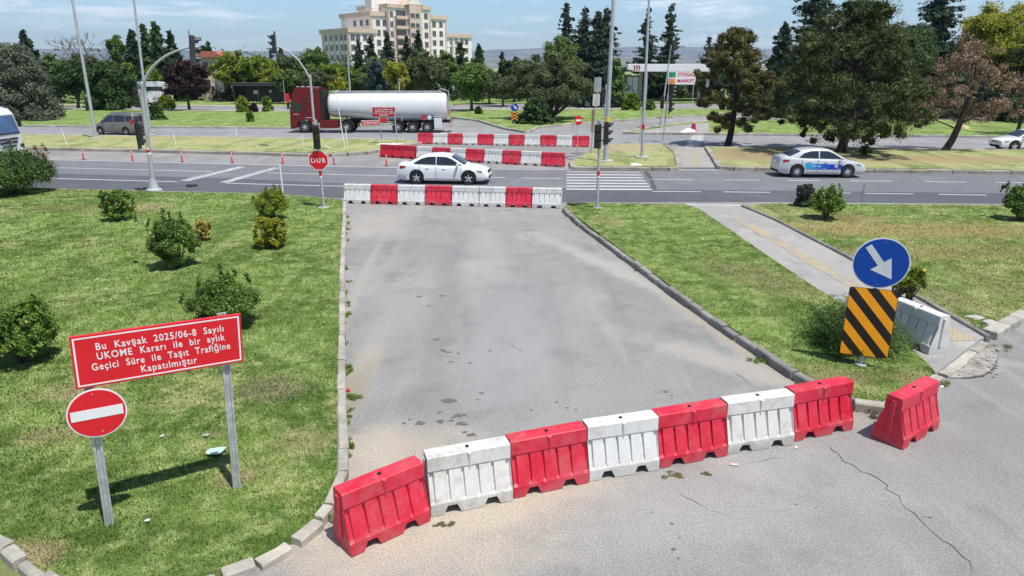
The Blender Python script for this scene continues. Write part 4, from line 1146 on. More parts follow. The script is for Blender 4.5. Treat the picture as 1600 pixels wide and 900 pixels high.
SEDAN = dict(L=4.62, W=1.78, wheels=(-1.30, 1.33), r=.325, deck=[(-2.31, .78), (-2.24, .97), (-1.7, 1.01), (-.9, .93), (.9, .92), (1.3, .885), (1.8, .80), (2.12, .71), (2.25, .62), (2.31, .50)],
             belt=[(-1.8, 1.0), (-.9, .96), (1.1, .92)], roof=[(-1.95, 1.02), (-1.72, 1.08), (-1.12, 1.36), (-.75, 1.425), (-.25, 1.455), (.2, 1.43), (.42, 1.38), (1.22, .93)],
             rear=(-1.70, -1.16), front=(.46, 1.13),
             windows=[[(-1.42, 1.05), (-1.36, 1.01), (-.31, .985), (-.31, 1.355), (-.72, 1.345), (-1.05, 1.25)], [(-.27, .98), (.97, .955), (.50, 1.24), (.20, 1.345), (-.27, 1.36)]],
             seams=(-.30, .95, -1.12), handles=(-.75, .10), mirror=.80, hl=(1.98, .66), tl=(-2.08, .84))
A, B = G(652.5, 287.8), G(731.5, 289)
car('white_sedan', 'white sedan with tinted windows driving right behind the white and red barriers', 'car', A, B, P_white, SEDAN)
EGEA = dict(SEDAN, L=4.50, W=1.79, wheels=(-1.33, 1.30), deck=[(-2.25, .80), (-2.19, 1.02), (-1.8, 1.06), (-.9, .98), (.9, .95), (1.3, .92), (1.85, .82), (2.15, .70), (2.25, .55)],
            belt=[(-1.8, 1.04), (-.9, .99), (1.1, .95)], roof=[(-2.0, 1.05), (-1.75, 1.12), (-1.15, 1.40), (-.75, 1.47), (-.25, 1.50), (.2, 1.47), (.42, 1.42), (1.28, .95)], rear=(-1.78, -1.2), front=(.46, 1.18),
            windows=[[(-1.28, 1.06), (-.27, 1.03), (-.27, 1.385), (-.66, 1.375), (-1.02, 1.27)], [(-.20, 1.03), (.96, 1.00), (.50, 1.27), (.22, 1.375), (-.20, 1.39)]], mirror=.86, hl=(1.93, .68), tl=(-2.02, .88))
A, B = G(1241, 277.7), G(1325, 278.3)
M_hub = mat('silver_hubcap', (.55, .56, .58), .4, .4)
t, hw, bx = car('silver_sedan', 'pale silver sedan with a blue gradient banner along its doors', 'car', A, B, P_silver, EGEA, spokes=9, rimc=M_hub)
k = NT('banner_film'); sp = k.n('ShaderNodeSeparateXYZ'); k.set(sp.inputs[0], k.obj())
c = k.mix(k.ramp(sp.outputs[0], -.85, .35), (.03, .33, .62), (.015, .04, .42)); c = k.mix(k.ramp(k.noise(k.obj(), 3, 4), .5, .7), c, (.03, .16, .60)); k.col(c); k.rough(.35); M_ban = k.m
for s in (-1, 1):
    P_ = [(-.88, .46), (.98, .46), (.98, .70), (.4, .72), (-.98, .78)]
    mb = MB()
    def yy(x, z): 
        zd = interp(EGEA['deck'], x); w_ = hw(x); 
        return w_ * (1.0 if z <= zd * .72 else 1.0 - .025 * (z - zd * .72) / (zd * .14))
    vs = [(x, s * (yy(x, z) + .006), z) for x, z in P_]
    # fine grid so that it hugs the door skin
    vs = []; fs = []; nx, nz = 16, 5
    for i in range(nx + 1):
        for j in range(nz + 1):
            x = -.88 + 1.86 * i / nx - .10 * (j / nz) * (1 - i / nx); z = .46 + (.31 - .07 * i / nx) * j / nz; vs.append((x, s * (yy(x, z) + .007), z))
    for i in range(nx):
        for j in range(nz): fs.append((i * (nz + 1) + j, (i + 1) * (nz + 1) + j, (i + 1) * (nz + 1) + j + 1, i * (nz + 1) + j + 1))
    mb.add(vs, fs); bo = mb.build('door_banner', M_ban, t)
    q = MB()
    for (xa, xb, za, zb_) in ((-.62, -.42, .60, .635), (-.35, -.12, .60, .635), (.58, .76, .56, .68), (.0, .12, .49, .51), (.66, .82, .475, .495)):
        y_ = s * (yy(xa, za) + .012); q.add([(xa, y_, za), (xb, y_, za), (xb, y_, zb_), (xa, y_, zb_)], [(0, 1, 2, 3)])
    q.build('banner_lettering', M_signwhite, bo)
    q = MB(); y_ = s * (yy(-.4, .6) + .013)
    q.add([(-.44 + .04 * math.cos(a * PI / 5), y_, .62 + .04 * math.sin(a * PI / 5)) for a in range(10)], [tuple(range(10))]); q.build('orange_dot', M_orange, bo)
VAN = dict(L=4.40, W=1.82, taper=.12, wheels=(-1.30, 1.42), r=.33, deck=[(-2.20, .95), (-2.15, 1.08), (.8, 1.05), (1.35, 1.02), (1.95, .92), (2.15, .78), (2.20, .60)],
           belt=[(-2.2, 1.08), (1.2, 1.03)], roof=[(-2.17, 1.10), (-2.12, 1.62), (-2.0, 1.80), (-1.2, 1.85), (0, 1.84), (.55, 1.78), (1.45, 1.03)], rear=(None, None), front=(.62, 1.36), tumble=.22,
           windows=[[(-2.02, 1.17), (-1.35, 1.16), (-1.35, 1.62), (-1.95, 1.60)], [(-1.24, 1.16), (-.12, 1.15), (-.12, 1.66), (-1.24, 1.66)], [(-.02, 1.15), (1.12, 1.12), (.72, 1.46), (.42, 1.64), (-.02, 1.66)]],
           seams=(-1.28, -.07, 1.0), handles=(-.3, .15), mirror=1.0, hl=(1.88, .82), tl=(-2.0, 1.15), tls=((.10, .22), (-.10, .24), (-.12, -.22), (.04, -.20)), rp=.7, sill=.22, mirror_m=M_blk)
A, B = G(201.5, 212), G(155.5, 210.5)
t, _, _ = car('grey_van', 'grey-brown people van with roof rails driving left behind the median', 'van', A, B, P_grey, VAN, facing=-1, spokes=7)
mb = MB()
for s in (-1, 1): mb.tube([(-1.9, s * .66, 1.86), (-1.8, s * .66, 1.93), (.2, s * .66, 1.92), (.3, s * .66, 1.84)], .02, 6)
mb.build('roof_rails', M_blk, t)
MB().box((-2.165, 0, 1.38), (.05, 1.25, .42), ry=-.08).build('rear_window', M_glass, t)
HATCH = dict(SEDAN, L=4.35, r=.34)
F_ = G(1583.5, 236.6); Rr_ = F_ + Vector((2.6, -.12, 0))
car('white_hatchback', 'white car entering the picture from the right edge on the far road', 'car', Rr_, F_, P_white, HATCH, facing=-1)
# parked car at the petrol station, seen between shrubs
A = Vector((at(976, 160, 116).x, 116, 0)); B = Vector((at(960, 160, 116).x - 1.0, 116, 0))
car('parked_car', 'white car parked behind the red price totem and the round bush', 'car', A + Vector((1.3, 0, 0)), A + Vector((-1.3, 0, 0)), P_white, SEDAN, facing=-1)
for i, (u, Y, m_, lab) in enumerate([(1440, 112, P_grey, 'dark car parked beyond the dead brown pine'), (1560, 114, P_white, 'white car parked under the cedar at the right edge')]):
    x = at(u, 160, Y).x
    car('parked_car', lab, 'car', Vector((x + 1.3, Y, 0)), Vector((x - 1.3, Y, 0)), m_, SEDAN, facing=-1)

# ---- tanker truck (faces left: local +x is to the right in the picture, front at x=0)
A = G(455, 207.8); TY = 62.3
t = thing('tanker_truck', 'dark red lorry pulling a long white fuel tank trailer', 'truck', (at(455, 207, TY).x, TY, .01), 0)
S = 14.45 / 253.0                                     # metres per photo pixel at that distance
X = lambda u: (u - 455) * S
W2 = 2.5
# cab: side profile extruded across, rounded
cabp = [(.02, .45), (0, .9), (.05, 1.75), (.22, 2.55), (.35, 3.25), (.62, 3.78), (1.1, 3.93), (2.3, 3.93), (2.35, 3.6), (2.38, 1.0), (2.1, .95)]
arch = [(2.1, .95)] + [(X(477) + .66 * math.cos(R(a)), .52 + .66 * math.sin(R(a))) for a in range(20, 161, 14)] + [(.55, .45)]
cab = MB().prism(cabp[:-1] + arch, .0, W2).build('cab', P_red, t, bevel=.05)
MB().prism([(.34, 2.62), (.55, 2.62), (1.15, 2.50), (1.15, 1.85), (.30, 1.85), (.26, 2.0)], -.012, .0).build('side_window', M_glass, cab)
MB().prism([(-.0, 1.85), (.20, 2.62), (.24, 2.6), (.04, 1.85)], .12, W2 - .12).build('windscreen', M_glass, cab)
mb = MB()
for z in (1.9, 2.25, 2.6, 2.95): mb.box((1.45, -.012, z + .05), (.42, .03, .10), ry=.12)
mb.build('air_vents', M_blk, cab)
MB().box((2.9, W2 / 2 - .1, 2.35), (.25, W2 * .8, 2.6)).box((2.62, .12, 2.5), (.22, .12, 2.5)).build('air_stack', M_blk, t)
MB().prism([(2.36, 1.0), (2.80, 1.05), (2.78, 3.70), (2.36, 3.90)], .03, .10).prism([(2.36, 1.0), (2.80, 1.05), (2.78, 3.70), (2.36, 3.90)], W2 - .10, W2 - .03).build('wind_deflector', P_red, t)
MB().box((-.03, -.02, 2.35), (.16, .25, .55)).build('wing_mirror', M_blk, cab); MB().box((-.03, W2 + .05, 2.35), (.16, .25, .55)).build('wing_mirror', M_blk, cab)
MB().box((.10, W2 / 2, .55), (.22, W2 * .98, .40)).build('bumper', P_red, cab, bevel=.04)
MB().box((.0, W2 / 2, 1.35), (.10, W2 * .7, .55)).build('grille', M_blk, cab)
for y in (.25, W2 - .25): MB().box((-.02, y, .62), (.06, .35, .22)).build('headlight', M_hl, cab)
MB().box((.6, -.012, 1.62), (.5, .01, .05)).box((1.7, -.012, 1.33), (.55, .01, .05)).build('badge_strip', M_rim, cab)
mb = MB()
for x in (.75, 1.2, 1.7): mb.box((x, W2 / 2 - .6, 3.96), (.18, .10, .06))
mb.build('roof_markers', M_signwhite, cab)
# chassis
MB().box((8.2, W2 / 2, .95), (12.0, .9, .22)).box((4.6, W2 / 2, .95), (4.5, .8, .3)).box((X(560), W2 / 2, 1.12), (1.6, 1.1, .12)).build('chassis', M_under, t)
MB().box((X(515.5), .12, .78), (X(530) - X(501), .5, .68)).build('fuel_tank_cover', P_red, t, bevel=.04)
MB().box((X(515.5), -.135, .80), (.12, .02, .03)).build('step_handle', M_chrome, t)
for u in (477, 542, 622, 645, 668):
    for y in (.17, W2 - .17):
        wheel(t, X(u), y, .52 if u == 477 or u == 542 else .50, .32, 8, mat('truck_rim', (.32, .32, .33) if u != 477 else (.5, .5, .5), .5, .4))
def fender(u, r_, a0, a1, m_, nm='mudguard'):
    pr = []
    for k_ in range(13):
        a = R(a0 + (a1 - a0) * k_ / 12); pr.append((X(u) + r_ * math.cos(a), .5 + r_ * math.sin(a)))
    q = pr + [(X(u) + (x - X(u)) * .94, .5 + (z - .5) * .94) for x, z in reversed(pr)]
    MB().prism(q, -.02, .38).prism(q, W2 - .38, W2 + .02).build(nm, m_, t)
fender(542, .66, -10, 170, M_blk)
for u in (622, 645, 668): fender(u, .62, 20, 160, M_blk)
# tank: ellipse sections, deeper at the back
mb = MB(); rings = []; n = 36
for (u, top, bot, k_) in [(512.6, 2.9, 1.75, .45), (513.2, 3.15, 1.5, .70), (515.5, 3.30, 1.38, .88), (520, 3.38, 1.32, .96), (530, 3.40, 1.28, 1), (556, 3.42, 1.24, 1), (575, 3.43, 1.10, 1), (590, 3.43, 1.00, 1), (640, 3.44, .98, 1), (690, 3.44, .98, 1), (694, 3.42, 1.02, .98), (697, 3.32, 1.15, .93), (698.5, 3.1, 1.4, .8)]:
    c_ = (top + bot) / 2; h = (top - bot) / 2
    ring = []
    for j in range(n):
        a = 2 * PI * j / n; ca, sa = math.cos(a), math.sin(a)
        ex_ = 2 / 2.35
        ring.append((X(u), W2 / 2 + math.copysign(abs(ca) ** ex_, ca) * W2 * .49 * k_, c_ + math.copysign(abs(sa) ** ex_, sa) * h))
    rings.append(ring)
M_tank = mat('white_tank_paint', (.66, .67, .68), .30, .05, .02, .3, coat=.5, dirt=(.5, .49, .47), dirt_amt=.3)
tk = mb.loft(rings).build('tank', M_tank, t, smooth=50)
mb = MB()
mb.tube([(X(516), -.012, 1.86), (X(560), -.012, 1.80), (X(580), -.005, 1.62), (X(690), -.005, 1.52)], .022, 6)
mb.build('trim_line', M_seam, tk)
mb = MB()
mb.box(((X(518) + X(690)) / 2, W2 / 2 - .38, 3.50), (X(690) - X(518), .05, .16)).box(((X(518) + X(690)) / 2, W2 / 2 + .38, 3.50), (X(690) - X(518), .05, .16))
mb.box(((X(518) + X(690)) / 2, W2 / 2, 3.455), (X(690) - X(518), .7, .03))
mb.build('catwalk', mat('aluminium', (.5, .51, .52), .4, .7), tk)
for u in (540, 567, 594, 620, 647, 672): MB().tube([(X(u), W2 / 2, 3.46), (X(u), W2 / 2, 3.58)], .28, 14).build('manhole_lid', M_galv, tk)
mb = MB()
for y in (.85, 1.25): mb.tube([(X(683), y, 3.5), (X(689), y, 3.78), (X(701), y, 3.55), (X(704), y, .8)], .025, 6)
for i in range(9): mb.bar((X(703.5), .85, 1.0 + i * .28), (X(703.5), 1.25, 1.0 + i * .28), .03)
mb.build('ladder', M_galv, t)
mb = MB()
for u in (535, 606, 628): mb.box((X(u), .45, 1.18), (.12, .25, .32)).box((X(u), W2 - .45, 1.18), (.12, .25, .32))
mb.build('tank_bracket', M_tank, t)
sk = MB().box(((X(565) + X(595)) / 2, .02, .88), (X(595) - X(566), .05, .42)).build('side_guard_board', M_signwhite, t)
MB().box(((X(565) + X(595)) / 2, -.012, .88), (X(595) - X(567), .012, .32)).build('red_panel', M_signred, sk)
link('lettering', text_mesh('TEHLİKELİ MADDE', M_signwhite, X(568), X(592), .80, .17, -.02, bold=.02), sk)
MB().box((X(608), .03, .98), (X(618) - X(598), .05, .06)).box((X(608), .03, .72), (X(618) - X(598), .05, .06)).build('side_guard_rail', M_galv, t)
MB().box((X(600), -.01, 1.12), (.60, .04, .30)).build('red_panel', M_signred, t)
MB().box((X(685), .2, .85), (X(691) - X(679), .5, .85)).build('rear_cabinet', M_tank, t, bevel=.03)
for (u, m_) in ((662, M_signred), (672, M_signwhite)):
    o = MB().box((0, 0, 0), (.32, .012, .32)).build('hazard_diamond', m_, t, loc=(X(u), -.02, 1.36), rot=(0, PI / 4, 0))
MB().bar((X(658), .02, 1.2), (X(676), .02, 1.2), .04).build('diamond_bracket', M_galv, t)
MB().box((X(703), W2 / 2, .78), (.12, W2, .14)).box((X(705), W2 / 2, .55), (.08, W2 * .9, .10)).build('rear_bumper', M_galv, t)
for y in (.15, W2 - .15): MB().box((X(704), y, .98), (.10, .28, .18)).box((X(704.5), y, .55), (.06, .28, .14)).build('tail_light', M_tl, t)
MB().box((X(702), .35, 1.75), (.05, .45, .42)).build('rear_red_plate', M_signred, t)

# ---- white truck at the left edge, heading right
fx, y0, y1 = -30.7, 41.1, 43.6
t = thing('white_truck', 'white lorry cab with a blue-tinted windscreen entering at the left edge', 'truck', (fx, y0, .01), 0)
prof = [(0, .50), (.02, 1.0), (-.02, 1.75), (-.25, 2.85), (-.5, 3.15), (-1.4, 3.42), (-2.2, 3.45), (-2.25, .9), (-1.9, .85)] + [(-1.35 + .62 * math.cos(R(a)), .52 + .62 * math.sin(R(a))) for a in range(160, 19, -14)]
cab = MB().prism(prof, 0, 2.5).build('cab', P_truck, t, bevel=.08)
wsp = [(.0, 1.80), (-.215, 2.78), (-.235, 2.78), (-.02, 1.80)]
MB().prism([(.012, 1.78), (-.225, 2.80), (-.25, 2.80), (-.03, 1.78)], .10, 2.40).build('windscreen', M_bluegl, cab)
MB().prism([(.016, 1.70), (.012, 1.78), (-.04, 1.78), (-.03, 1.70)], .08, 2.42).build('wiper_panel', M_blk, cab)
MB().prism([(-.35, 1.85), (-.45, 2.6), (-1.2, 2.6), (-1.2, 1.8)], -.012, .0).build('side_window', M_glass, cab)
mb = MB()
for z, wd in ((1.42, 1.7), (1.20, 1.5), (.98, 1.2)): mb.box((.03, 1.25, z), (.04, wd, .10))
mb.build('grille', M_blk, cab)
MB().tube([(.05, 1.25, 1.30), (.07, 1.25, 1.30)], .17, 20).build('round_emblem', M_seam, cab); 
mb = MB()
n = 24; rg = [[(.075 + b, 1.25 + a * math.cos(2 * PI * j / n), 1.30 + a * math.sin(2 * PI * j / n)) for a, b in ((.16, 0), (.18, 0), (.18, .012), (.16, .012))] for j in range(n + 1)]
mb.loft(rg, caps=False)
for a in (90, 210, 330): mb.bar((.08, 1.25, 1.30), (.08, 1.25 + .165 * math.cos(R(a)), 1.30 + .165 * math.sin(R(a))), .025, .012)
mb.build('emblem_ring', M_chrome, cab)
MB().box((.06, 1.25, .55), (.16, 2.5, .42)).build('bumper', P_truck, cab, bevel=.05)
for y in (.32, 2.18): MB().box((.15, y, .62), (.05, .38, .20)).build('headlight', M_hl, cab)
MB().box((.15, 1.25, .5), (.02, .52, .12)).build('licence_plate', M_plate, cab)
for y in (-.18, 2.68): MB().box((-.1, y, 2.35), (.14, .22, .6)).build('wing_mirror', M_blk, cab, bevel=.03)
for x in (-1.35, -5.6):
    for y in (.18, 2.32): wheel(t, x, y, .52, .32, 8)
MB().box((-5.2, 1.25, .95), (8.0, .9, .25)).build('chassis', M_under, t)
MB().prism([(-2.6, 1.1), (-2.6, 3.0), (-9.5, 3.0), (-9.5, 1.1)], .02, 2.48).build('load_body', mat('grey_load_body', (.45, .46, .47), .5), t, bevel=.04)
MB().tube([(-1.1, .6, 3.46), (-1.1, .6, 3.60)], .12, 12).tube([(-1.1, 1.9, 3.46), (-1.1, 1.9, 3.60)], .12, 12).build('roof_beacon', M_signwhite, cab)

# ================================================================== BUILDINGS
def facade_mat(name, c, var=.08): return mat(name, c, .85, 0, var, .25, dirt=tuple(x * .75 for x in c), dirt_amt=.35)
M_wall = facade_mat('cream_render', (.78, .725, .69)); M_corn = facade_mat('peach_cornice', (.60, .46, .38)); M_pil = facade_mat('peach_pilaster', (.58, .45, .38))
M_win = mat('dark_window_glass', (.05, .055, .06), .15, 0, .3, .5, spec=.8); M_frame = mat('window_frame_white', (.6, .58, .55), .6)
C_ = Vector((at(548, 100, 225).x, 225, 0)); FA = R(43)
bt = thing('hotel_building', 'large cream stepped block with peach cornices rising behind the trees', 'building', (C_.x, C_.y, 0), FA)
ub = Vector((math.cos(FA), math.sin(FA), 0)); vb = Vector((-math.sin(FA), math.cos(FA), 0))
def s_at(u, tdep=0):          # local x where the front plane (local y=tdep) is seen in column u
    k_ = (u - 800) / F_PX; o_ = C_ + vb * tdep
    f = lambda s: (o_ + ub * s)
    lo, hi = -80, 200
    for _ in range(50):
        m_ = (lo + hi) / 2; p = f(m_)
        if p.x / (p.y * math.cos(PITCH) + EYE * math.sin(PITCH)) < k_: lo = m_
        else: hi = m_
    return lo
def t_at(u, s=0):
    k_ = (u - 800) / F_PX; o_ = C_ + ub * s
    lo, hi = -50, 120
    for _ in range(50):
        m_ = (lo + hi) / 2; p = o_ + vb * m_
        if p.x / (p.y * math.cos(PITCH) + EYE * math.sin(PITCH)) > k_: lo = m_
        else: hi = m_
    return lo
def h_at(v, s, tt):
    p = C_ + ub * s + vb * tt; d = ray(800, v); return EYE + d[2] * p.y / d[1]
WINW = MB().box((0, 0, 0), (1.6, .12, 1.9)).mesh('window', M_frame); PANE = MB().box((-.37, -.07, 0), (.68, .03, 1.74)).box((.37, -.07, 0), (.68, .03, 1.74)).mesh('pane', M_win)
wcount = [0]
def window(parent, x, y, z, rz=0, sx=1, sz=1):
    if wcount[0] >= 98: return
    wcount[0] += 1
    o = link('window', WINW, parent, loc=(x, y, z), rot=(0, 0, rz)); o.scale = (sx, 1, sz); link('pane', PANE, o)
def block(s0, s1, t0, t1, z1, nm='wall', corn=True, over=.45, ch=1.3):
    MB().box(((s0 + s1) / 2, (t0 + t1) / 2, z1 / 2), (s1 - s0, t1 - t0, z1)).build(nm, M_wall, bt)
    if corn:
        MB().box(((s0 + s1) / 2, (t0 + t1) / 2, z1 - ch / 2 + .1), (s1 - s0 + 2 * over, t1 - t0 + 2 * over, ch)).build('cornice', M_corn, bt)
sA1 = s_at(592); tA = t_at(508); zA = h_at(44, 0, 0)
block(0, sA1, 0, tA, zA)
sB0 = s_at(585, 2); sB1 = s_at(613, 2); zB = h_at(18, sB0, 2); tB = t_at(540, sB0)
block(sB0, sB1, 2, tB, zB)
sC0, sC1 = s_at(612, .5), s_at(676, .5); zC = h_at(6, sC0, .5)
block(sC0, sC1, .5, tB - 2, zC, ch=1.1)
zT = zC + 5.5
block(s_at(588, 5), s_at(634, 5), 5, 5 + (t_at(578, s_at(588, 5)) - 5), zT, over=.3)
sD1 = s_at(700, 3); zD = h_at(24, s_at(676, 3), 3)
block(sC1, sD1, 3, tB - 3, zD)
sE1 = s_at(738, 7); zE = h_at(52, sD1, 7)
block(sD1, sE1, 7, 18, zE)
# protruding central bay with a pitched gable, and the balcony bay beside it
g0, g1 = s_at(645, -1.2), s_at(663, -1.2)
MB().box(((g0 + g1) / 2, .5, zC / 2), (g1 - g0, 3.4, zC)).build('bay', M_pil, bt)
MB().prism([(g0 - 1.2, zC), (g1 + 1.2, zC), ((g0 + g1) / 2, zC + 3.6)], -1.0, 8).build('gable', M_corn, bt)
MB().prism([(g0 - .4, zC + .2), (g1 + .4, zC + .2), ((g0 + g1) / 2, zC + 3.0)], -1.1, -1.0).build('gable_face', M_wall, bt)
for i in range(5):
    z = zC - 3.1 - i * 3.0
    o = MB().box(((g0 + g1) / 2, -1.25, z), (g1 - g0 - 1.0, .1, 1.5)).build('window', M_frame, bt)
    MB().box(((g0 + g1) / 2 - 1.3, -1.32, z), (1.6, .04, 1.25)).box(((g0 + g1) / 2 + .6, -1.32, z), (1.6, .04, 1.25)).build('pane', M_win, o)
b0_, b1_ = s_at(623, 0), s_at(641, 0)
for i in range(6):
    z = zC - 3.9 - i * 3.0
    o = MB().box(((b0_ + b1_) / 2, -.1, z), (b1_ - b0_, 1.4, .9)).build('balcony', M_corn, bt)
    MB().box(((b0_ + b1_) / 2, .46, z + 1.35), (b1_ - b0_ - 1.0, .12, 1.7)).build('balcony_window', M_win, bt)
def pil(c, d): MB().box(c, d).build('pilaster', M_pil, bt)
for s in (0.1, sC0 + .3, sC1 - .3, b0_ - .4, b1_ + .4): pil((s, (0 if s < 1 else .5) - .05, zC / 2 - 1 if s > 1 else zA / 2 - .8), (.7, .25, zC - 2 if s > 1 else zA - 1.6))
pil((sD1 - .3, 2.95, zD / 2 - .8), (.7, .25, zD - 1.6)); pil((sB0 + .3, 1.95, zB / 2 - .8), (.7, .25, zB - 1.6))
for u in (511, 519, 527, 535, 542): pil((-.05, t_at(u), zA / 2 - .8), (.2, .6, zA - 1.6))
for r_ in range(5):                                    # windows: left face, then the fronts from left to right
    z = zA - 2.6 - r_ * 3.0
    if r_ < 4:
        for u in (515, 523, 531, 539, 545): window(bt, -.02, t_at(u), z, -PI / 2, 1.0)
    if r_ < 3:
        for u in (556, 564, 575, 585): window(bt, s_at(u), -.02, z)
for r_ in range(5):
    z = zB - 3.2 - r_ * 3.0
    for u in (596, 606): window(bt, s_at(u, 2), 1.98, z)
    if r_ < 2:
        for u in (561, 571, 580): window(bt, sB0 - .02, t_at(u, sB0), z, -PI / 2, 1.1)
for r_ in range(7):
    z = zC - 3.0 - r_ * 3.0
    for u in (617, 669): window(bt, s_at(u, .5), .48, z)
for r_ in range(6):
    z = zD - 2.8 - r_ * 3.0
    for u in (681, 691.5): window(bt, s_at(u, 3), 2.98, z)
for r_ in range(3):
    z = zE - 2.6 - r_ * 3.0
    for u in (707, 715, 723, 730): window(bt, s_at(u, 7), 6.98, z)
mb = MB()
for i in range(12): mb.bar((sB0 + i * .9, 4.2, zB), (sB0 + i * .9, 4.2, zB + 1.1), .06)
mb.bar((sB0, 4.2, zB + 1.1), (sB0 + 10, 4.2, zB + 1.1), .07).bar((sB0, 4.2, zB + 1.1), (sB0, tB - 1, zB + 1.1), .07)
mb.bar((sB0 + 1, 6, zB + 2.3), (sB0 + 1, 16, zB + 2.3), .1).bar((sB0 + 1, 8, zB), (sB0 + 1, 8, zB + 2.3), .1)
for i in range(10): mb.bar((sC0 + 1 + i * 1.0, 1.8, zC), (sC0 + 1 + i * 1.0, 1.8, zC + 1.1), .06)
mb.bar((sC0 + 1, 1.8, zC + 1.1), (sC0 + 11, 1.8, zC + 1.1), .07)
mb.build('roof_railing', M_galv, bt)

# petrol station
Y0 = 118
Lx = at(981, 100, Y0).x; Rx = at(1245, 100, Y0).x
zt_, zb_ = at(1000, 100, Y0).z, at(1000, 112, Y0).z
M_canopy = mat('canopy_white', (.80, .80, .81), .4, 0, .03, .5)
t = thing('petrol_station_canopy', 'long flat white filling station canopy with three red chevrons', 'canopy', ((Lx + Rx) / 2, Y0 + 5, .1)); hx = (Rx - Lx) / 2
fas = MB().box((0, 0, (zt_ + zb_) / 2 - .1), (hx * 2, 10, zt_ - zb_)).build('roof_fascia', M_canopy, t, bevel=.05)
M_lred = mat('chevron_red', (.42, .03, .06), .5)
mb = MB(); zc = (zt_ + zb_) / 2 - .1
for i in range(3):
    x0 = -hx + .95 + i * .40
    for s in (-1, 1):
        q = [(x0, zc + s * .42), (x0 + .18, zc + s * .42), (x0 + .36, zc), (x0 + .18, zc)]
        mb.prism(q if s > 0 else q[::-1], -5.05, -5.0)
mb.build('chevrons', M_lred, fas)
for x in (-hx + 3.6, -hx + 14, hx - 8):
    for y in (-2.5, 2.5): MB().box((x, y, zb_ / 2 - .1), (.5, .5, zb_)).build('column', M_canopy, t)
o = thing('station_shop', 'pale windowless white hall beside the filling station canopy', 'building', (at(984, 100, 121).x, 121, .1)); 
wx = at(999, 100, 121).x - at(970, 100, 121).x
w_ = MB().box((0, 2, at(980, 121, 121).z / 2), (wx, 4, at(980, 121, 121).z)).build('wall', mat('pale_blue_wall', (.60, .64, .68), .6, 0, .04, .3), o)
MB().bar((wx * .2, -.01, 0), (wx * .2, -.01, at(980, 121, 121).z), .06).build('panel_joint', M_seam, o)
Yb = 112; xa, xb = at(1044, 120, Yb).x, at(1087, 120, Yb).x; za, zb2 = at(1050, 112, Yb).z, at(1050, 132, Yb).z
t = thing('price_board', 'white advert board under the canopy edge with green and orange squares and red letters', 'sign', ((xa + xb) / 2, Yb, .1)); ww = xb - xa
bo = MB().box((0, 0, (za + zb2) / 2 - .1), (ww, .2, za - zb2)).build('board', M_canopy, t)
zc = (za + zb2) / 2 - .1
MB().box((-ww * .36, -.12, zc + .52), (ww * .24, .02, .75)).build('green_square', mat('advert_green', (.03, .28, .12), .5, 0, .4, 4), bo)
MB().box((-ww * .36, -.12, zc - .50), (ww * .24, .02, .85)).build('orange_square', mat('advert_orange', (.75, .30, .08), .5, 0, .4, 4), bo)
link('lettering', text_mesh('OTOGAZ', M_signred, -ww * .17, ww * .46, zc + .28, .55, -.11, bold=.03), bo)
link('lettering', text_mesh('MARKET', M_signred, -ww * .17, ww * .46, zc - .62, .45, -.11, bold=.03), bo)
for x in (-ww * .45, ww * .45): MB().tube([(x, 0, 0), (x, 0, zb2)], .06, 8).build('leg', M_greypole, t)
Yt = 108; zt2 = at(958, 120, Yt).z
t = thing('price_totem', 'narrow red and white totem left of the pale hall', 'sign', (at(958, 140, Yt).x, Yt, .1))
MB().tube([(0, 0, 0), (0, 0, 1.2)], .07, 8).build('post', M_canopy, t)
o = MB().box((0, 0, (zt2 + 1.1) / 2), (.62, .2, zt2 - 1.1)).build('panel', M_signwhite, t)
mb = MB()
for i in range(6): mb.box((0, -.11, 1.35 + i * (zt2 - 1.3) / 6), (.5, .02, .30))
mb.build('red_rows', mat('totem_red', (.62, .08, .05), .5), o)

# bus shelter
Ys = 112; xa, xb = at(368, 140, Ys).x, at(446, 140, Ys).x; zr = at(400, 131, Ys).z
M_dk = mat('dark_shelter_metal', (.05, .055, .06), .5, .3); M_gl2 = mat('shelter_glass', (.02, .024, .026), .2, spec=.6)
t = thing('bus_shelter', 'long dark roadside shelter with a glass roof left of the red cab', 'shelter', ((xa + xb) / 2, Ys, .12)); ww = xb - xa
MB().box((0, 0, zr - .1), (ww, 2.6, .08), rx=-.12).build('roof', mat('roof_glass', (.12, .14, .15), .25), t)
mb = MB()
for i in range(7):
    x = -ww / 2 + .1 + (ww - .2) * i / 6
    mb.bar((x, 1.1, 0), (x, 1.1, zr - .2), .1)
for x in (-ww / 2 + .1, 0, ww / 2 - .1): mb.bar((x, -1.1, 0), (x, -1.1, zr - .3), .1)
mb.bar((-ww / 2, -1.2, zr - .28), (ww / 2, -1.2, zr - .28), .12, .3)
mb.build('frame', M_dk, t)
MB().box((0, 1.12, zr / 2), (ww - .2, .04, zr - .5)).box((-ww / 2 + .05, 0, zr / 2), (.04, 2.1, zr - .6)).box((ww / 2 - .05, 0, zr / 2), (.04, 2.1, zr - .6)).build('glass_wall', M_gl2, t)
MB().box((0, .7, .5), (ww * .7, .4, .06)).box((-ww * .3, .7, .25), (.06, .35, .5)).box((ww * .3, .7, .25), (.06, .35, .5)).build('bench', M_dk, t)
MB().box((-ww * .15, 1.05, 1.7), (.7, .03, .55)).box((ww * .15, 1.05, 1.85), (.45, .03, .35)).build('poster', M_signwhite, t)
q = slim(447, 172, 3.9, 'bus stop pole with a red panel at the right end of the dark shelter', .05, name='bus_stop_pole', cat='sign post')
MB().box((.35, 0, 1.6), (.5, .05, 1.1)).build('red_panel', M_signred, q)
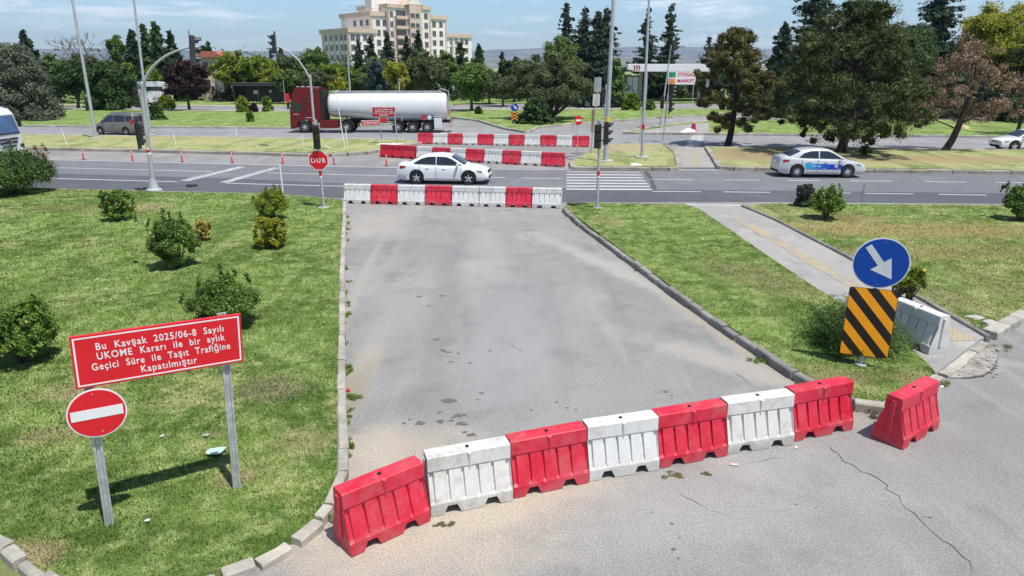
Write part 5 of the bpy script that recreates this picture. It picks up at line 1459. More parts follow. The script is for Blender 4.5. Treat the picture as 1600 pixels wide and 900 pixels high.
# house with a red roof
Yh = 122; xa, xb = at(311, 100, Yh).x, at(349, 100, Yh).x; ze = at(330, 90, Yh).z; zr = at(330, 81, Yh).z
t = thing('house', 'cream house with a red tiled roof half hidden behind the purple tree', 'house', ((xa + xb) / 2, Yh + 3, .1)); hx = (xb - xa) / 2
wl = MB().box((0, 0, ze / 2), (hx * 2, 6, ze)).build('wall', facade_mat('house_render', (.55, .44, .32)), t)
MB().box((hx * .68, -3.3, ze * .36), (hx * .55, .7, ze * .72)).build('chimney_stack', mat('whitewash', (.72, .72, .70), .8), wl)
MB().prism([(-hx - .4, ze - .05), (hx + .4, ze - .05), (hx * .5, zr), (-hx * .5, zr)], -3.6, 3.6).build('roof', mat('red_roof_tiles', (.40, .13, .09), .8, 0, .2, 3), t)
for x, z in ((-hx * .45, ze - 1.3), (hx * .1, ze - 1.3), (-hx * .45, ze - 4.2)):
    o = MB().box((x, -3.05, z), (1.1, .1, 1.3)).build('window', M_frame, t); MB().box((x, -3.12, z), (.9, .04, 1.1)).build('pane', M_win, o)
# minibus beyond the lawn at left
Ym = 108; xa, xb = at(221, 140, Ym).x, at(264, 140, Ym).x; zt3 = at(240, 127, Ym).z
t = thing('parked_minibus', 'white minibus with coloured sides parked between the dark shrubs and the purple tree', 'minibus', ((xa + xb) / 2, Ym, .1)); ww = xb - xa
k = NT('minibus_livery'); c = k.mix(k.ramp(k.noise(k.obj(), .9, 4, .6), .5, .56), (.68, .68, .67), (.20, .33, .40)); c = k.mix(k.ramp(k.noise(k.obj(), 1.4, 2), .6, .64), c, (.42, .2, .12)); k.col(c); k.rough(.4)
MB().prism([(-ww / 2, .4), (ww / 2 - .1, .4), (ww / 2, 1.2), (ww / 2 - .25, zt3 - .4), (ww / 2 - .6, zt3 - .15), (-ww / 2, zt3 - .15)], -1.1, 1.1).build('body', k.m, t, bevel=.08)
MB().box((0, -1.11, zt3 * .68), (ww * .8, .03, .6)).build('side_window', M_glass, t)
for x in (-ww * .3, ww * .3):
    for y in (-.95, .95): wheel(t, x, y, .4, .25)
# low white buildings seen under the far pines
for (ua, ub_, Yq, v, lab) in [(1395, 1470, 135, 146, 'low white building glimpsed below the dead brown pine'), (1535, 1620, 140, 150, 'low pale building at the right edge behind the cedar')]:
    xa, xb = at(ua, 140, Yq).x, at(ub_, 140, Yq).x; zt4 = at(1500, v, Yq).z
    t = thing('low_building', lab, 'building', ((xa + xb) / 2, Yq, .1))
    MB().box((0, 3, zt4 / 2), (xb - xa, 6, zt4)).build('wall', mat('offwhite_render', (.58, .55, .52), .85), t)
    MB().box((0, 3, zt4 + .1), (xb - xa + .6, 6.6, .25)).build('roof', M_corn, t)
    for i in range(4):
        o = MB().box(((xb - xa) * (-.36 + .24 * i), -.03, zt4 * .55), (1.3, .1, 1.1)).build('window', M_win, t)
# utility pole and thin poles behind the tanker
p = Vector((at(707, 100, 130).x, 130, .1)); ztp = at(707, 58, 130).z
t = thing('utility_pole', 'concrete power pole with crossarms in front of the block, right side', 'pole', p)
MB().tube([(0, 0, 0), (0, 0, ztp)], [.26, .16], 8).build('shaft', M_conc, t)
MB().bar((-1.2, 0, ztp - .7), (1.2, 0, ztp - .7), .14).bar((-.9, 0, ztp - 1.8), (.9, 0, ztp - 1.8), .14).build('crossarm', M_conc, t)
mb = MB()
for x in (-1.1, 0, 1.1): mb.tube([(x, 0, ztp - .65), (x, 0, ztp - .35)], .06, 6)
mb.build('insulator', M_signwhite, t)
def far_pole(u, Y, v, lab, r0=.09):
    x = at(u, 100, Y).x; h = at(u, v, Y).z
    t = thing('lamp_pole', lab, 'pole', (x, Y, .1)); pole_mb(h, r0, r0 * .7, (0, 0), False).build('pole', M_greypole, t); MB().box((.25, 0, h), (.7, .25, .12)).build('lamp_head', M_signback, t)
far_pole(544, 96, 84, 'slim pole rising behind the front end of the white tank', .12)
far_pole(622, 96, 126, 'short grey pole top showing over the middle of the white tank', .12)
t = slim(530, 176, 2.4, 'small white square sign on a post just above the front of the tank', .04, name='small_sign', cat='sign'); MB().box((0, -.05, 2.35), (.5, .04, .75)).build('plate', M_signwhite, t); MB().box((0, -.075, 2.4), (.25, .01, .3)).build('symbol', M_black, t)
# ================================================================== VEGETATION
LM = {
 'green': leaf_mat('leaves_green', (0.065, 0.114, 0.023), (0.138, 0.211, 0.046), (0.211, 0.276, 0.065)),
 'dark': leaf_mat('leaves_dark_green', (0.032, 0.066, 0.022), (0.073, 0.124, 0.036), (0.109, 0.163, 0.046)),
 'olive': leaf_mat('leaves_olive', (0.078, 0.106, 0.040), (0.132, 0.163, 0.066), (0.186, 0.202, 0.093)),
 'greyg': leaf_mat('leaves_grey_green', (0.094, 0.116, 0.072), (0.165, 0.187, 0.127), (0.220, 0.237, 0.165)),
 'lime': leaf_mat('leaves_lime', (0.102, 0.168, 0.017), (0.210, 0.282, 0.029), (0.312, 0.360, 0.048)),
 'yellow': leaf_mat('leaves_yellow_green', (.19, .22, .016), (.33, .34, .035), (.42, .38, .06)),
 'gold': leaf_mat('leaves_gold', (.26, .22, .04), (.48, .40, .09), (.55, .48, .16)),
 'purple': leaf_mat('leaves_purple', (.028, .014, .016), (.060, .030, .030), (.085, .045, .04)),
 'blue': leaf_mat('needles_blue', (.040, .066, .064), (.085, .120, .118), (.13, .17, .165)),
 'spruce': leaf_mat('needles_dark', (0.016, 0.032, 0.016), (0.038, 0.066, 0.029), (0.060, 0.090, 0.042), trans=.08),
 'cedar': leaf_mat('needles_cedar', (0.025, 0.044, 0.028), (0.057, 0.084, 0.048), (0.089, 0.114, 0.074), trans=.08),
 'pine': leaf_mat('needles_pine', (.026, .046, .011), (.074, .098, .026), (.13, .14, .042), trans=.15),
 'pineb': leaf_mat('needles_bronze_pine', (.045, .055, .013), (.115, .110, .030), (.18, .145, .045), trans=.1),
 'dead': leaf_mat('needles_dead', (.13, .085, .05), (.27, .18, .11), (.36, .26, .17), trans=.1),
 'shrub': leaf_mat('leaves_shrub', (.075, .14, .022), (.17, .27, .045), (.28, .38, .08)),
 'shrubd': leaf_mat('leaves_dense_shrub', (.06, .12, .02), (.14, .23, .042), (.24, .34, .08)),
 'jun': leaf_mat('needles_juniper', (.035, .075, .016), (.085, .145, .032), (.13, .18, .045), trans=.1),
 'oleand': leaf_mat('leaves_lilac_shrub', (0.048, 0.060, 0.036), (0.090, 0.108, 0.066), (0.168, 0.144, 0.156)),
}
def barkm(name, c):
    k = NT(name); p = k.obj(); k.col(k.mix(k.ramp(k.noise(k.map(p, (6, 6, 1.5)), 1.5, 6, .7), .35, .65), c, tuple(x * .45 for x in c))); k.rough(.95)
    k.bump(k.noise(k.map(p, (10, 10, 2)), 2, 5, .7), .6, .03); return k.m
M_bark = barkm('bark', (.12, .095, .075)); M_barkd = barkm('dark_bark', (.055, .042, .035)); M_twig = barkm('grey_twigs', (.20, .17, .155))

def foliage(name, clumps, leaf, n, seed, m, parent=None, aspect=.6, up=.35, out_=.8, shell=.55, core=.07, core_k=2.4):
    rng = np.random.RandomState(seed)
    cl = np.array([c[:6] if len(c) >= 6 else (c[0], c[1], c[2], c[3], c[3], c[3]) for c in clumps], float)
    wgt = (cl[:, 3] * cl[:, 4] * cl[:, 5]) ** .6667; wgt /= wgt.sum()
    idx = rng.choice(len(cl), n, p=wgt)
    d = rng.normal(size=(n, 3)); d /= np.linalg.norm(d, axis=1)[:, None]
    rad = rng.uniform(0, 1, n) ** shell
    pos = cl[idx, :3] + d * rad[:, None] * cl[idx, 3:6]
    nrm = d * out_ + rng.normal(size=(n, 3)) * .55 + np.array([0, 0, up]); nrm /= np.linalg.norm(nrm, axis=1)[:, None]
    a = np.cross(nrm, rng.normal(size=(n, 3))); a /= np.linalg.norm(a, axis=1)[:, None]
    b = np.cross(nrm, a); s = leaf * rng.uniform(.6, 1.35, n)[:, None] * .5
    if core:
        mk = rng.uniform(size=n) < core; k3 = np.where(mk, core_k, 1.0)[:, None]; s = s * k3
        pos = np.where(mk[:, None], cl[idx, :3] + d * (rad * .42)[:, None] * cl[idx, 3:6] - np.array([0, 0, .12]) * cl[idx, 3:4], pos); aspect = np.where(mk, .9, aspect)[:, None]
    P = np.stack([pos - a * s, pos - b * s * aspect, pos + a * s, pos + b * s * aspect], 1).reshape(-1, 3)
    P[:, 2] = np.maximum(P[:, 2], .01)
    me = bpy.data.meshes.new(name); me.vertices.add(n * 4); me.loops.add(n * 4); me.polygons.add(n)
    me.vertices.foreach_set('co', P.astype('f').ravel())
    me.loops.foreach_set('vertex_index', np.arange(n * 4, dtype='i')); me.polygons.foreach_set('loop_start', np.arange(0, n * 4, 4, dtype='i'))
    me.materials.append(m); me.update(); me.validate()
    return link(name, me, parent)

def limb(mb, a, b, r0, r1, rnd, sag=.12, n=5):
    a = Vector(a); b = Vector(b); L = (b - a).length; pts = []
    k1 = Vector((rnd.uniform(-1, 1), rnd.uniform(-1, 1), rnd.uniform(-.3, 1))) * L * sag
    for i in range(n + 1):
        t_ = i / n; pts.append(a.lerp(b, t_) + k1 * math.sin(PI * t_))
    mb.tube(pts, [r0 + (r1 - r0) * i / n for i in range(n + 1)], 6, cap=False)

def tree(kind, u, base, vt, wpx, m, name, label, seed, cat='tree', group=None, hscale=1, trunk=None, dens=1.0, leafk=1.0, crown0=None, z0=.12, bark=None, lean=0, depth=1.0, ctr=0, nk=1.0):
    """base: photo row of the foot (<=900) given as ('v',row) or ('Y',distance)"""
    if base[0] == 'v': p = G(u, base[1], z0)
    else: p = at(u, 200, base[1]); p.z = z0
    Y = p.y; k_ = ppm(Y); H = (at(u, vt, Y).z - z0) * hscale; W = wpx / k_
    if kind in ('spruce', 'cedar') and wpx < 100: W *= 1.45
    rnd = random.Random(seed); rng = np.random.RandomState(seed)
    t = thing(name, label, cat, (p.x, p.y, z0), 0, group); off = ctr / k_
    leaf = max(.06, 3.6 / k_) * leafk
    cl = []; tb = MB(); bark = bark or M_bark
    if kind in ('round', 'dome', 'multi'):
        z_lo = {'round': .22, 'dome': .0, 'multi': .10}[kind] if crown0 is None else crown0
        rz = H * (1 - z_lo) / 2; zc = H * z_lo + rz; rx = W / 2; nC = int(70 * dens) + 20
        ph = rng.uniform(0, 6.28, 6)
        for i in range(nC):
            d = rng.normal(size=3); d /= np.linalg.norm(d)
            f = (.50 + .50 * rng.uniform() ** .6) * (.86 + .16 * math.sin(3 * math.atan2(d[1], d[0]) + ph[0]) + .12 * math.sin(5 * d[2] + ph[1]))
            r_ = (.30 * min(rx, rz)) * rng.uniform(.6, 1.15)
            bx_ = rx - r_ * .7; bz_ = rz - r_ * .6
            zz = zc + d[2] * bz_ * f
            if kind == 'dome':
                q = rng.uniform(0, 1) ** 1.1; a = rng.uniform(0, 2 * PI); g_ = (.45 + .55 * rng.uniform() ** .5) * (.9 + .14 * math.sin(3 * a + ph[0]) + .1 * math.sin(7 * q + ph[1]))
                R_ = max(0, rx * math.sqrt(max(0, 1 - (q * .97) ** 2.3)) * g_ - r_ * .5)
                cl.append((off + math.cos(a) * R_, math.sin(a) * R_ * depth, max(r_ * .5, q * (H - r_ * .8)), r_, r_, r_ * .8)); continue
            cl.append((off + d[0] * bx_ * f, d[1] * bx_ * f * depth, zz, r_, r_, r_ * .8))
        tr = trunk or H * .028
        if kind == 'round':
            top = Vector((off * .5, 0, H * .62)); tb.tube([(0, 0, -.1), (lean * .3, 0, H * .12), (lean * .7 + off * .2, 0, H * .32), top], [tr * 1.3, tr, tr * .8, tr * .3], 8)
            for c in rnd.sample(cl, min(14, len(cl))):
                limb(tb, Vector((off * .2, 0, H * .2)).lerp(top, rnd.uniform(.0, .8)), c[:3], tr * .45, tr * .08, rnd)
        else:
            for c in rnd.sample(cl, min(16, len(cl))):
                limb(tb, (rnd.uniform(-.2, .2) + off * .2, rnd.uniform(-.2, .2), -.05), c[:3], tr * .8, tr * .1, rnd, .15)
    elif kind in ('spruce', 'cedar', 'column'):
        nl = int({'spruce': 24, 'cedar': 22, 'column': 15}[kind] * (1 if dens >= 1 else dens)) ; zb = H * (crown0 if crown0 is not None else .04)
        tr = trunk or H * .016
        tb.tube([(0, 0, -.1), (0, 0, H * .5), (0, 0, H * .97)], [tr * 1.2, tr * .7, tr * .12], 7)
        NB = int(nl * {'spruce': 11, 'cedar': 9.0, 'column': 9}[kind] * min(dens, 1.4)); ph = rng.uniform(0, 6.28, 4)
        for i in range(NB):
            q = (i + rnd.uniform(-.5, .5)) / NB; q = min(.985, max(0, q)) ** 1.15
            z = zb + (H - zb) * q
            prof = {'spruce': (1 - q) ** .8, 'cedar': (1 - q) ** .95 * .93 + .03, 'column': math.sqrt(max(.02, 1 - q ** 2))}[kind]
            a = rnd.uniform(0, 2 * PI)
            RL = W / 2 * prof * (.80 + .22 * math.sin(q * 23 + ph[0]) * math.sin(a + ph[1] + q * 9) + rnd.uniform(-.22, .2)) + .10
            if kind == 'cedar' and q > .45 and rnd.random() < .35: RL *= .45
            drop = {'spruce': -.20, 'cedar': .02 - .16 * (1 - q), 'column': .25}[kind] * RL
            end = Vector((math.cos(a) * RL, math.sin(a) * RL, z + drop)); st = Vector((0, 0, z - .02 * H))
            if i % 3 == 0: limb(tb, st, end, tr * .22 * (1 - q * .7), .012, rnd, .05, 3)
            m_ = 7 if RL > 1.6 else 5 if RL > .8 else 3
            for s_ in range(1, m_ + 1):
                f = s_ / m_; c = st.lerp(end, f * .97); r_ = max(.12, (RL * .15 + W * .026) * (1.2 - f * .65)) * rnd.uniform(.7, 1.3)
                fl = {'spruce': .42, 'cedar': .26, 'column': .9}[kind]
                cl.append((c.x + rnd.gauss(0, r_ * .25), c.y + rnd.gauss(0, r_ * .25), c.z + rnd.gauss(0, r_ * .15) - (.06 * RL * f * f if kind != 'column' else 0), r_, r_, r_ * fl))
        cl.append((0, 0, H * .985, .10 * min(1, W * .3) + .05, .12, H * .03))
    elif kind == 'pine':
        bark = M_barkd; tr = trunk or H * .030; zb = H * (crown0 if crown0 is not None else .26)
        tb.tube([(0, 0, -.1), (lean * .3 + tr * .6, 0, H * .10), (lean * .6 + tr, 0, H * .28), (lean + tr, 0, H * .60), (lean, 0, H * .95)], [tr * 1.15, tr, tr * .85, tr * .45, tr * .1], 10)
        nC = int(92 * dens)
        for i in range(nC):
            q = rnd.uniform(0, 1); z = zb + (H * .97 - zb) * q; pr = (1 - q ** 2.2) ** .6 * (.62 + .38 * min(1, q * 3.5 + .35))
            a = rnd.uniform(0, 2 * PI); f = rnd.uniform(.3, 1) ** .5 * rnd.choice((1, 1, 1.08, .9)); RL = W / 2 * pr * f
            r_ = W * .052 * rnd.uniform(.6, 1.35) + .22
            RL = max(0, RL - r_ * .6)
            c = (lean * q + off * (1 - q) + math.cos(a) * RL, math.sin(a) * RL, z + rnd.uniform(-.3, .2)); 
            for w_ in range(2):
                rr_ = r_ * rnd.uniform(.55, 1.0); cl.append((c[0] + rnd.gauss(0, r_ * .55), c[1] + rnd.gauss(0, r_ * .55), c[2] + rnd.gauss(0, r_ * .4), rr_, rr_, rr_ * .72))
            if i % 5 == 0: limb(tb, (lean * .6 + tr, 0, max(H * .18, c[2] - RL * .42)), c, tr * .26, tr * .05, rnd, .08, 5)
    elif kind == 'bare':
        tr = H * .02
        def rec(a, d, L, r_, lv):
            b = a + d * L; tb.tube([a, a.lerp(b, .5) + Vector((rnd.gauss(0, .04), rnd.gauss(0, .04), 0)) * L, b], [r_, r_ * .8, r_ * .6], 4, cap=False)
            if lv == 0: return
            for _ in range(3 if lv > 1 else 4):
                nd = (d + Vector((rnd.gauss(0, .5), rnd.gauss(0, .5), rnd.gauss(.1, .25)))).normalized(); rec(b, nd, L * rnd.uniform(.6, .85), r_ * .62, lv - 1)
        rec(Vector((0, 0, 0)), Vector((0, 0, 1)), H * .3, tr, 5)
    nm = {'bare': 'branches'}.get(kind, 'trunk')
    tb.build(nm, bark, t, smooth=60)
    if cl:
        area = PI * W * H * (.9 if kind in ('spruce', 'cedar') else 1.0)
        n = int(min(60000, max(1200, nk * 7.5 * area / leaf ** 2 * (1.1 if kind == 'pine' else 1) * (.8 if kind == 'cedar' else 1) * min(1.4, dens))))
        foliage('crown', cl, leaf, n, seed, LM[m], t, aspect={'pine': .34, 'cedar': .4, 'spruce': .42}.get(kind, .62), up=.35, shell=.5 if kind != 'pine' else .40, out_=.8 if kind != 'pine' else 1.1, core=0 if m == 'dead' else .10 if kind != 'cedar' else .05)
    return t

def Yb(x): return ('Y', x)
def Vb(x): return ('v', x)
T = [
 # kind, u, base, vtop, width px, leaves, name, label, extras
 ('dome', 40, Vb(186), 64, 132, 'greyg', 'olive_tree', 'big grey-green dome-shaped tree behind the white truck at the left edge', {}),
 ('round', -30, Yb(104), 68, 90, 'greyg', 'olive_tree', 'grey-green crown cut by the left edge of the picture', {}),
 ('spruce', 66, Yb(112), 44, 66, 'spruce', 'conifer', 'dark pointed conifer rising just behind the grey-green dome tree', {}),
 ('round', 92, Yb(118), 78, 60, 'green', 'broadleaf_tree', 'green bushy crown between the left conifer and the first lamp post', {}),
 ('round', 122, Vb(170), 88, 70, 'dark', 'broadleaf_tree', 'dark tree with leaning bare trunks beside the left lamp post', dict(crown0=.22, lean=.6)),
 ('dome', 178, Vb(171), 92, 92, 'dark', 'juniper_tree', 'broad dark evergreen mass between the two left lamp posts', {}),
 ('bare', 158, Yb(125), 46, 60, 'dark', 'bare_tree', 'leafless greyish tree sticking up between the two left lamp posts', dict(bark=M_twig)),
 ('round', 150, Yb(130), 80, 70, 'olive', 'broadleaf_tree', 'olive crown below the leafless greyish tree', {}),
 ('round', 203, Yb(122), 46, 40, 'green', 'broadleaf_tree', 'thin airy green tree left of the second lamp post', dict(dens=.5)),
 ('spruce', 228, Yb(120), 44, 44, 'spruce', 'conifer', 'narrow dark conifer directly behind the second lamp post', {}),
 ('spruce', 247, Yb(118), 38, 46, 'dark', 'conifer', 'dark conifer, middle of the trio behind the curved mast arm', {}),
 ('spruce', 265, Yb(120), 32, 60, 'dark', 'conifer', 'tallest of the dark conifers behind the curved mast arm', {}),
 ('spruce', 287, Yb(123), 48, 44, 'spruce', 'conifer', 'dark conifer just left of the hanging signal head', {}),
 ('dome', 212, Yb(108), 96, 40, 'lime', 'broadleaf_tree', 'small bright green shrub tree behind the second lamp post', {}),
 ('dome', 250, Yb(112), 100, 46, 'lime', 'broadleaf_tree', 'lime green bush tree above the parked minibus', {}),
 ('round', 296, Vb(172), 92, 78, 'purple', 'purple_leaf_tree', 'dark purple round-crowned tree in front of the cream house', dict(crown0=.14)),
 ('round', 337, Yb(140), 62, 34, 'dark', 'conifer', 'small dark pine showing over the red-roofed house', {}),
 ('round', 378, Yb(120), 76, 78, 'lime', 'broadleaf_tree', 'bright green tree standing over the left part of the bus shelter', {}),
 ('round', 415, Yb(124), 84, 66, 'lime', 'broadleaf_tree', 'bright green tree over the middle of the bus shelter', {}),
 ('round', 436, Yb(117), 102, 48, 'yellow', 'broadleaf_tree', 'yellow-green tree over the right end of the bus shelter', {}),
 ('round', 462, Yb(128), 82, 60, 'olive', 'broadleaf_tree', 'dull olive tree above the red lorry cab', {}),
 ('spruce', 450, Yb(135), 76, 34, 'cedar', 'conifer', 'grey-green conifer tip below the hanging signal on the thin arm', {}),
 ('round', 498, Yb(128), 72, 56, 'green', 'broadleaf_tree', 'green tree at the left foot of the cream block', {}),
 ('round', 490, Yb(118), 96, 60, 'green', 'broadleaf_tree', 'mid green rounded tree directly above the red cab roof', {}),
 ('round', 530, Yb(118), 92, 70, 'lime', 'broadleaf_tree', 'light green tree behind the slim pole at the tank front', {}),
 ('round', 536, Yb(108), 118, 34, 'yellow', 'broadleaf_tree', 'small yellowish tree behind the small white square sign', {}),
 ('round', 560, Yb(112), 104, 46, 'green', 'broadleaf_tree', 'green tree left of the blue spruce', {}),
 ('spruce', 568, Yb(150), 62, 34, 'spruce', 'conifer', 'first dark spruce in front of the cream block from the left', {}),
 ('spruce', 586, Yb(148), 56, 30, 'spruce', 'conifer', 'second dark spruce in front of the cream block from the left', {}),
 ('spruce', 612, Yb(146), 50, 44, 'spruce', 'conifer', 'third dark spruce in front of the cream block from the left', {}),
 ('spruce', 641, Yb(146), 56, 34, 'spruce', 'conifer', 'fourth dark spruce in front of the cream block from the left', {}),
 ('spruce', 659, Yb(144), 46, 40, 'spruce', 'conifer', 'rightmost dark spruce in front of the cream block', {}),
 ('column', 592, Yb(108), 92, 44, 'blue', 'blue_spruce', 'blue-grey spruce above the front half of the white tank', dict(dens=1.2)),
 ('round', 625, Yb(106), 86, 50, 'yellow', 'broadleaf_tree', 'yellow-green small tree just right of the blue spruce', dict(dens=.7)),
 ('round', 668, Yb(112), 74, 84, 'olive', 'broadleaf_tree', 'wide olive green tree above the rear half of the white tank', {}),
 ('round', 700, Yb(124), 78, 50, 'green', 'broadleaf_tree', 'green tree just left of the concrete power pole', {}),
 ('round', 737, Vb(173), 88, 76, 'green', 'broadleaf_tree', 'green spreading tree with a forked trunk right of the tank rear', dict(crown0=.16)),
 ('spruce', 722, Yb(140), 66, 40, 'dark', 'conifer', 'dark pine right of the concrete power pole', {}),
 ('spruce', 750, Yb(142), 68, 34, 'dark', 'conifer', 'dark pine at the right foot of the cream block', {}),
 ('spruce', 785, Yb(134), 80, 30, 'spruce', 'conifer', 'small dark pine in the gap before the far hills', {}),
 ('round', 765, Yb(112), 104, 54, 'olive', 'broadleaf_tree', 'low olive tree behind the small blue sign', {}),
 ('round', 803, Yb(118), 88, 48, 'dark', 'broadleaf_tree', 'dark low tree right of the small pine in the hill gap', {}),
 ('multi', 858, Vb(187), 84, 160, 'olive', 'broadleaf_tree', 'huge spreading olive green tree with many stems behind the barrier rows', dict(crown0=.16, dens=1.6)),
 ('dome', 838, Vb(193), 150, 66, 'dark', 'juniper_bush', 'low dark bush at the foot of the huge spreading tree', {}),
 ('round', 876, Yb(104), 48, 66, 'green', 'broadleaf_tree', 'rounded green crown rising above the huge spreading tree', {}),
 ('cedar', 881, Yb(112), 4, 74, 'cedar', 'cedar', 'tall cedar with a double tip, leftmost of the cedars by the banded lamp post', dict(dens=1.3)),
 ('cedar', 908, Yb(110), 10, 78, 'cedar', 'cedar', 'tall cedar, second from left by the banded lamp post', dict(dens=1.3)),
 ('cedar', 928, Yb(106), 15, 88, 'cedar', 'cedar', 'tall dense cedar just left of the banded lamp post', dict(dens=1.4)),
 ('cedar', 941, Yb(108), 10, 84, 'cedar', 'cedar', 'tall cedar directly behind the banded lamp post', dict(dens=1.3)),
 ('dome', 958, Yb(104), 88, 40, 'green', 'broadleaf_tree', 'green columnar tree right of the banded lamp post', {}),
 ('cedar', 1003, Yb(134), 10, 58, 'cedar', 'cedar', 'slender cedar behind the slim island lamp post', dict(dens=.9)),
 ('cedar', 1037, Yb(136), 4, 66, 'cedar', 'cedar', 'slender cedar with a long bare tip above the station canopy', dict(dens=.9)),
 ('cedar', 1096, Yb(134), 56, 48, 'cedar', 'cedar', 'small cedar left of the bronze pine', dict(dens=.9)),
 ('bare', 1126, Yb(118), 36, 40, 'dark', 'bare_tree', 'thin leafless twigs above the bronze pine', dict(bark=M_twig)),
 ('round', 1030, Yb(131), 110, 44, 'dark', 'broadleaf_tree', 'dark tree under the station canopy', {}),
 ('dome', 988, Vb(172), 143, 34, 'lime', 'bush', 'round bright green bush in front of the pale hall', {}),
 ('dome', 1014, Vb(172), 156, 20, 'green', 'bush', 'smaller bush between the round bush and the far signals', {}),
 ('pine', 1137, Vb(226), 46, 128, 'pineb', 'pine', 'bronze-green pine with a dark bare trunk on the right median', dict(crown0=.22)),
 ('pine', 1313, Vb(238), -2, 250, 'pine', 'pine', 'largest dark green pine on the right median behind the silver car with the blue banner', dict(crown0=.13, dens=2.4, ctr=6, nk=1.5)),
 ('pine', 1476, Vb(234.5), 56, 150, 'dead', 'dead_pine', 'dying pine with rusty brown needles on the right median', dict(crown0=.26, dens=.8, lean=.9, nk=.36)),
 ('pine', 1590, Yb(60), 115, 80, 'dead', 'dead_pine', 'second brown-needled pine cut by the right edge', dict(crown0=.3, dens=.5, nk=.6)),
 ('cedar', 1254, Yb(84), -75, 215, 'spruce', 'conifer', 'tall very dark conifer left behind the largest pine', dict(dens=2.2, nk=1.6)),
 ('spruce', 1208, Yb(96), 34, 84, 'spruce', 'conifer', 'dark conifer between the bronze pine and the tall conifer', {}),
 ('round', 1325, Yb(88), 14, 130, 'dark', 'broadleaf_tree', 'dark bluish-green crown between the tall conifer and the largest pine', {}),
 ('round', 1385, Yb(78), 22, 120, 'dark', 'broadleaf_tree', 'deep green crown right behind the largest pine', {}),
 ('cedar', 1434, Yb(84), -70, 190, 'cedar', 'cedar', 'tall cedar with layered branches right of the largest pine', dict(dens=1.5)),
 ('round', 1522, Yb(84), -6, 118, 'yellow', 'broadleaf_tree', 'tall yellow-green tree behind the dying pine', dict(dens=.9, crown0=.3)),
 ('round', 1548, Yb(92), 30, 100, 'lime', 'broadleaf_tree', 'greener crown behind and right of the tall yellow-green tree', {}),
 ('cedar', 1592, Yb(76), 8, 130, 'spruce', 'cedar', 'very dark cedar at the right edge', dict(dens=1.4)),
 ('dome', 1530, Yb(86), 138, 90, 'dark', 'juniper_bush', 'dark bush on the far lawn behind the dying pine', {}),
 ('dome', 1582, Yb(74), 150, 70, 'dark', 'juniper_bush', 'dark bush on the far lawn at the right edge', {}),
 ('dome', 1400, Yb(86), 132, 90, 'dark', 'juniper_bush', 'dark bush behind the right side of the largest pine', {}),
 ('dome', 1235, Yb(84), 140, 110, 'dark', 'juniper_bush', 'dark bush behind the left side of the largest pine', {}),
 ('dome', 1165, Yb(94), 150, 90, 'dark', 'juniper_bush', 'dark bush behind the trunk of the bronze pine', {}),
 ('dome', 1330, Yb(92), 130, 110, 'dark', 'juniper_bush', 'dark bush right behind the trunk of the largest pine', {}),
 ('round', 1465, Yb(104), 96, 90, 'dark', 'broadleaf_tree', 'dark crown glimpsed through the bare limbs of the dying pine', {}),
 ('round', 1150, Yb(112), 92, 80, 'dark', 'broadleaf_tree', 'dark crown hidden behind the bronze pine', {}),
 ('round', 345, Yb(128), 84, 70, 'green', 'broadleaf_tree', 'green tree behind the cream house and the left end of the shelter trees', {}),
 ('round', 500, Yb(110), 104, 66, 'olive', 'broadleaf_tree', 'olive tree directly behind the gap between red cab and white tank', {}),
 ('round', 596, Yb(126), 84, 74, 'green', 'broadleaf_tree', 'green tree behind the blue spruce', {}),
 ('round', 645, Yb(122), 84, 64, 'green', 'broadleaf_tree', 'green tree between the small yellow-green tree and the wide olive one', {}),
 ('round', 460, Yb(112), 104, 60, 'green', 'broadleaf_tree', 'green tree between the shelter and the red cab', {}),
 ('round', 786, Yb(106), 112, 64, 'olive', 'broadleaf_tree', 'low olive tree left of the huge spreading tree', {}),
 ('round', 155, Yb(114), 100, 70, 'green', 'broadleaf_tree', 'green tree low behind the gap left of the second lamp post', {}),
 # shrubs on the far lawn
 ('dome', 379, Vb(175), 149, 24, 'lime', 'bush', 'egg-shaped yellow-green bush before the bus shelter', {}),
 ('dome', 418.5, Vb(174), 150, 17, 'shrub', 'bush', 'slim egg-shaped bush right of the yellow-green one', {}),
 ('dome', 392, Vb(190), 174, 11, 'shrub', 'bush', 'tiny bush low on the far lawn below the shelter', {}),
 ('dome', 397, Vb(175), 161, 10, 'purple', 'bush', 'tiny purple bush before the bus shelter', {}),
 ('dome', 262, Vb(170), 145, 30, 'lime', 'bush', 'yellowish bush left of the purple tree', {}),
 ('dome', 246, Vb(187), 160, 34, 'jun', 'juniper_bush', 'low dark juniper above the grey van', {}),
 ('dome', 748, Vb(178), 168, 10, 'green', 'bush', 'tiny bush under the forked green tree', {}),
]
for i, (kind, u, b, vt, wpx, m, nm, lab, ex_) in enumerate(T):
    cat = 'bush' if 'bush' in nm else 'tree'
    tree(kind, u, b, vt, wpx, m, nm, lab, 100 + i, cat=cat, **ex_)

# far wood that closes the view behind the tree belt
cl = []; rr_ = random.Random(3)
for i in range(900):
    x = rr_.uniform(-190, 190); y = rr_.uniform(150, 250); h = rr_.uniform(5.0, 9.5) + (1.5 if x < -60 or x > 70 else 0)
    uu = 800 + 1067 * x / y
    if 690 < uu < 880 or 950 < uu < 1110: h = rr_.uniform(3, 4.6)
    r_ = rr_.uniform(2.2, 4.2); cl.append((x, y, h * .5, r_, r_, h * .55))
o = foliage('distant_woods', cl, .75, 42000, 9, leaf_mat('distant_leaves', (.022, .04, .014), (.06, .085, .026), (.09, .11, .04)))
o.location.z = .1; tag(o, 'low dark wood closing the view behind the tree belt', 'trees', kind='stuff')

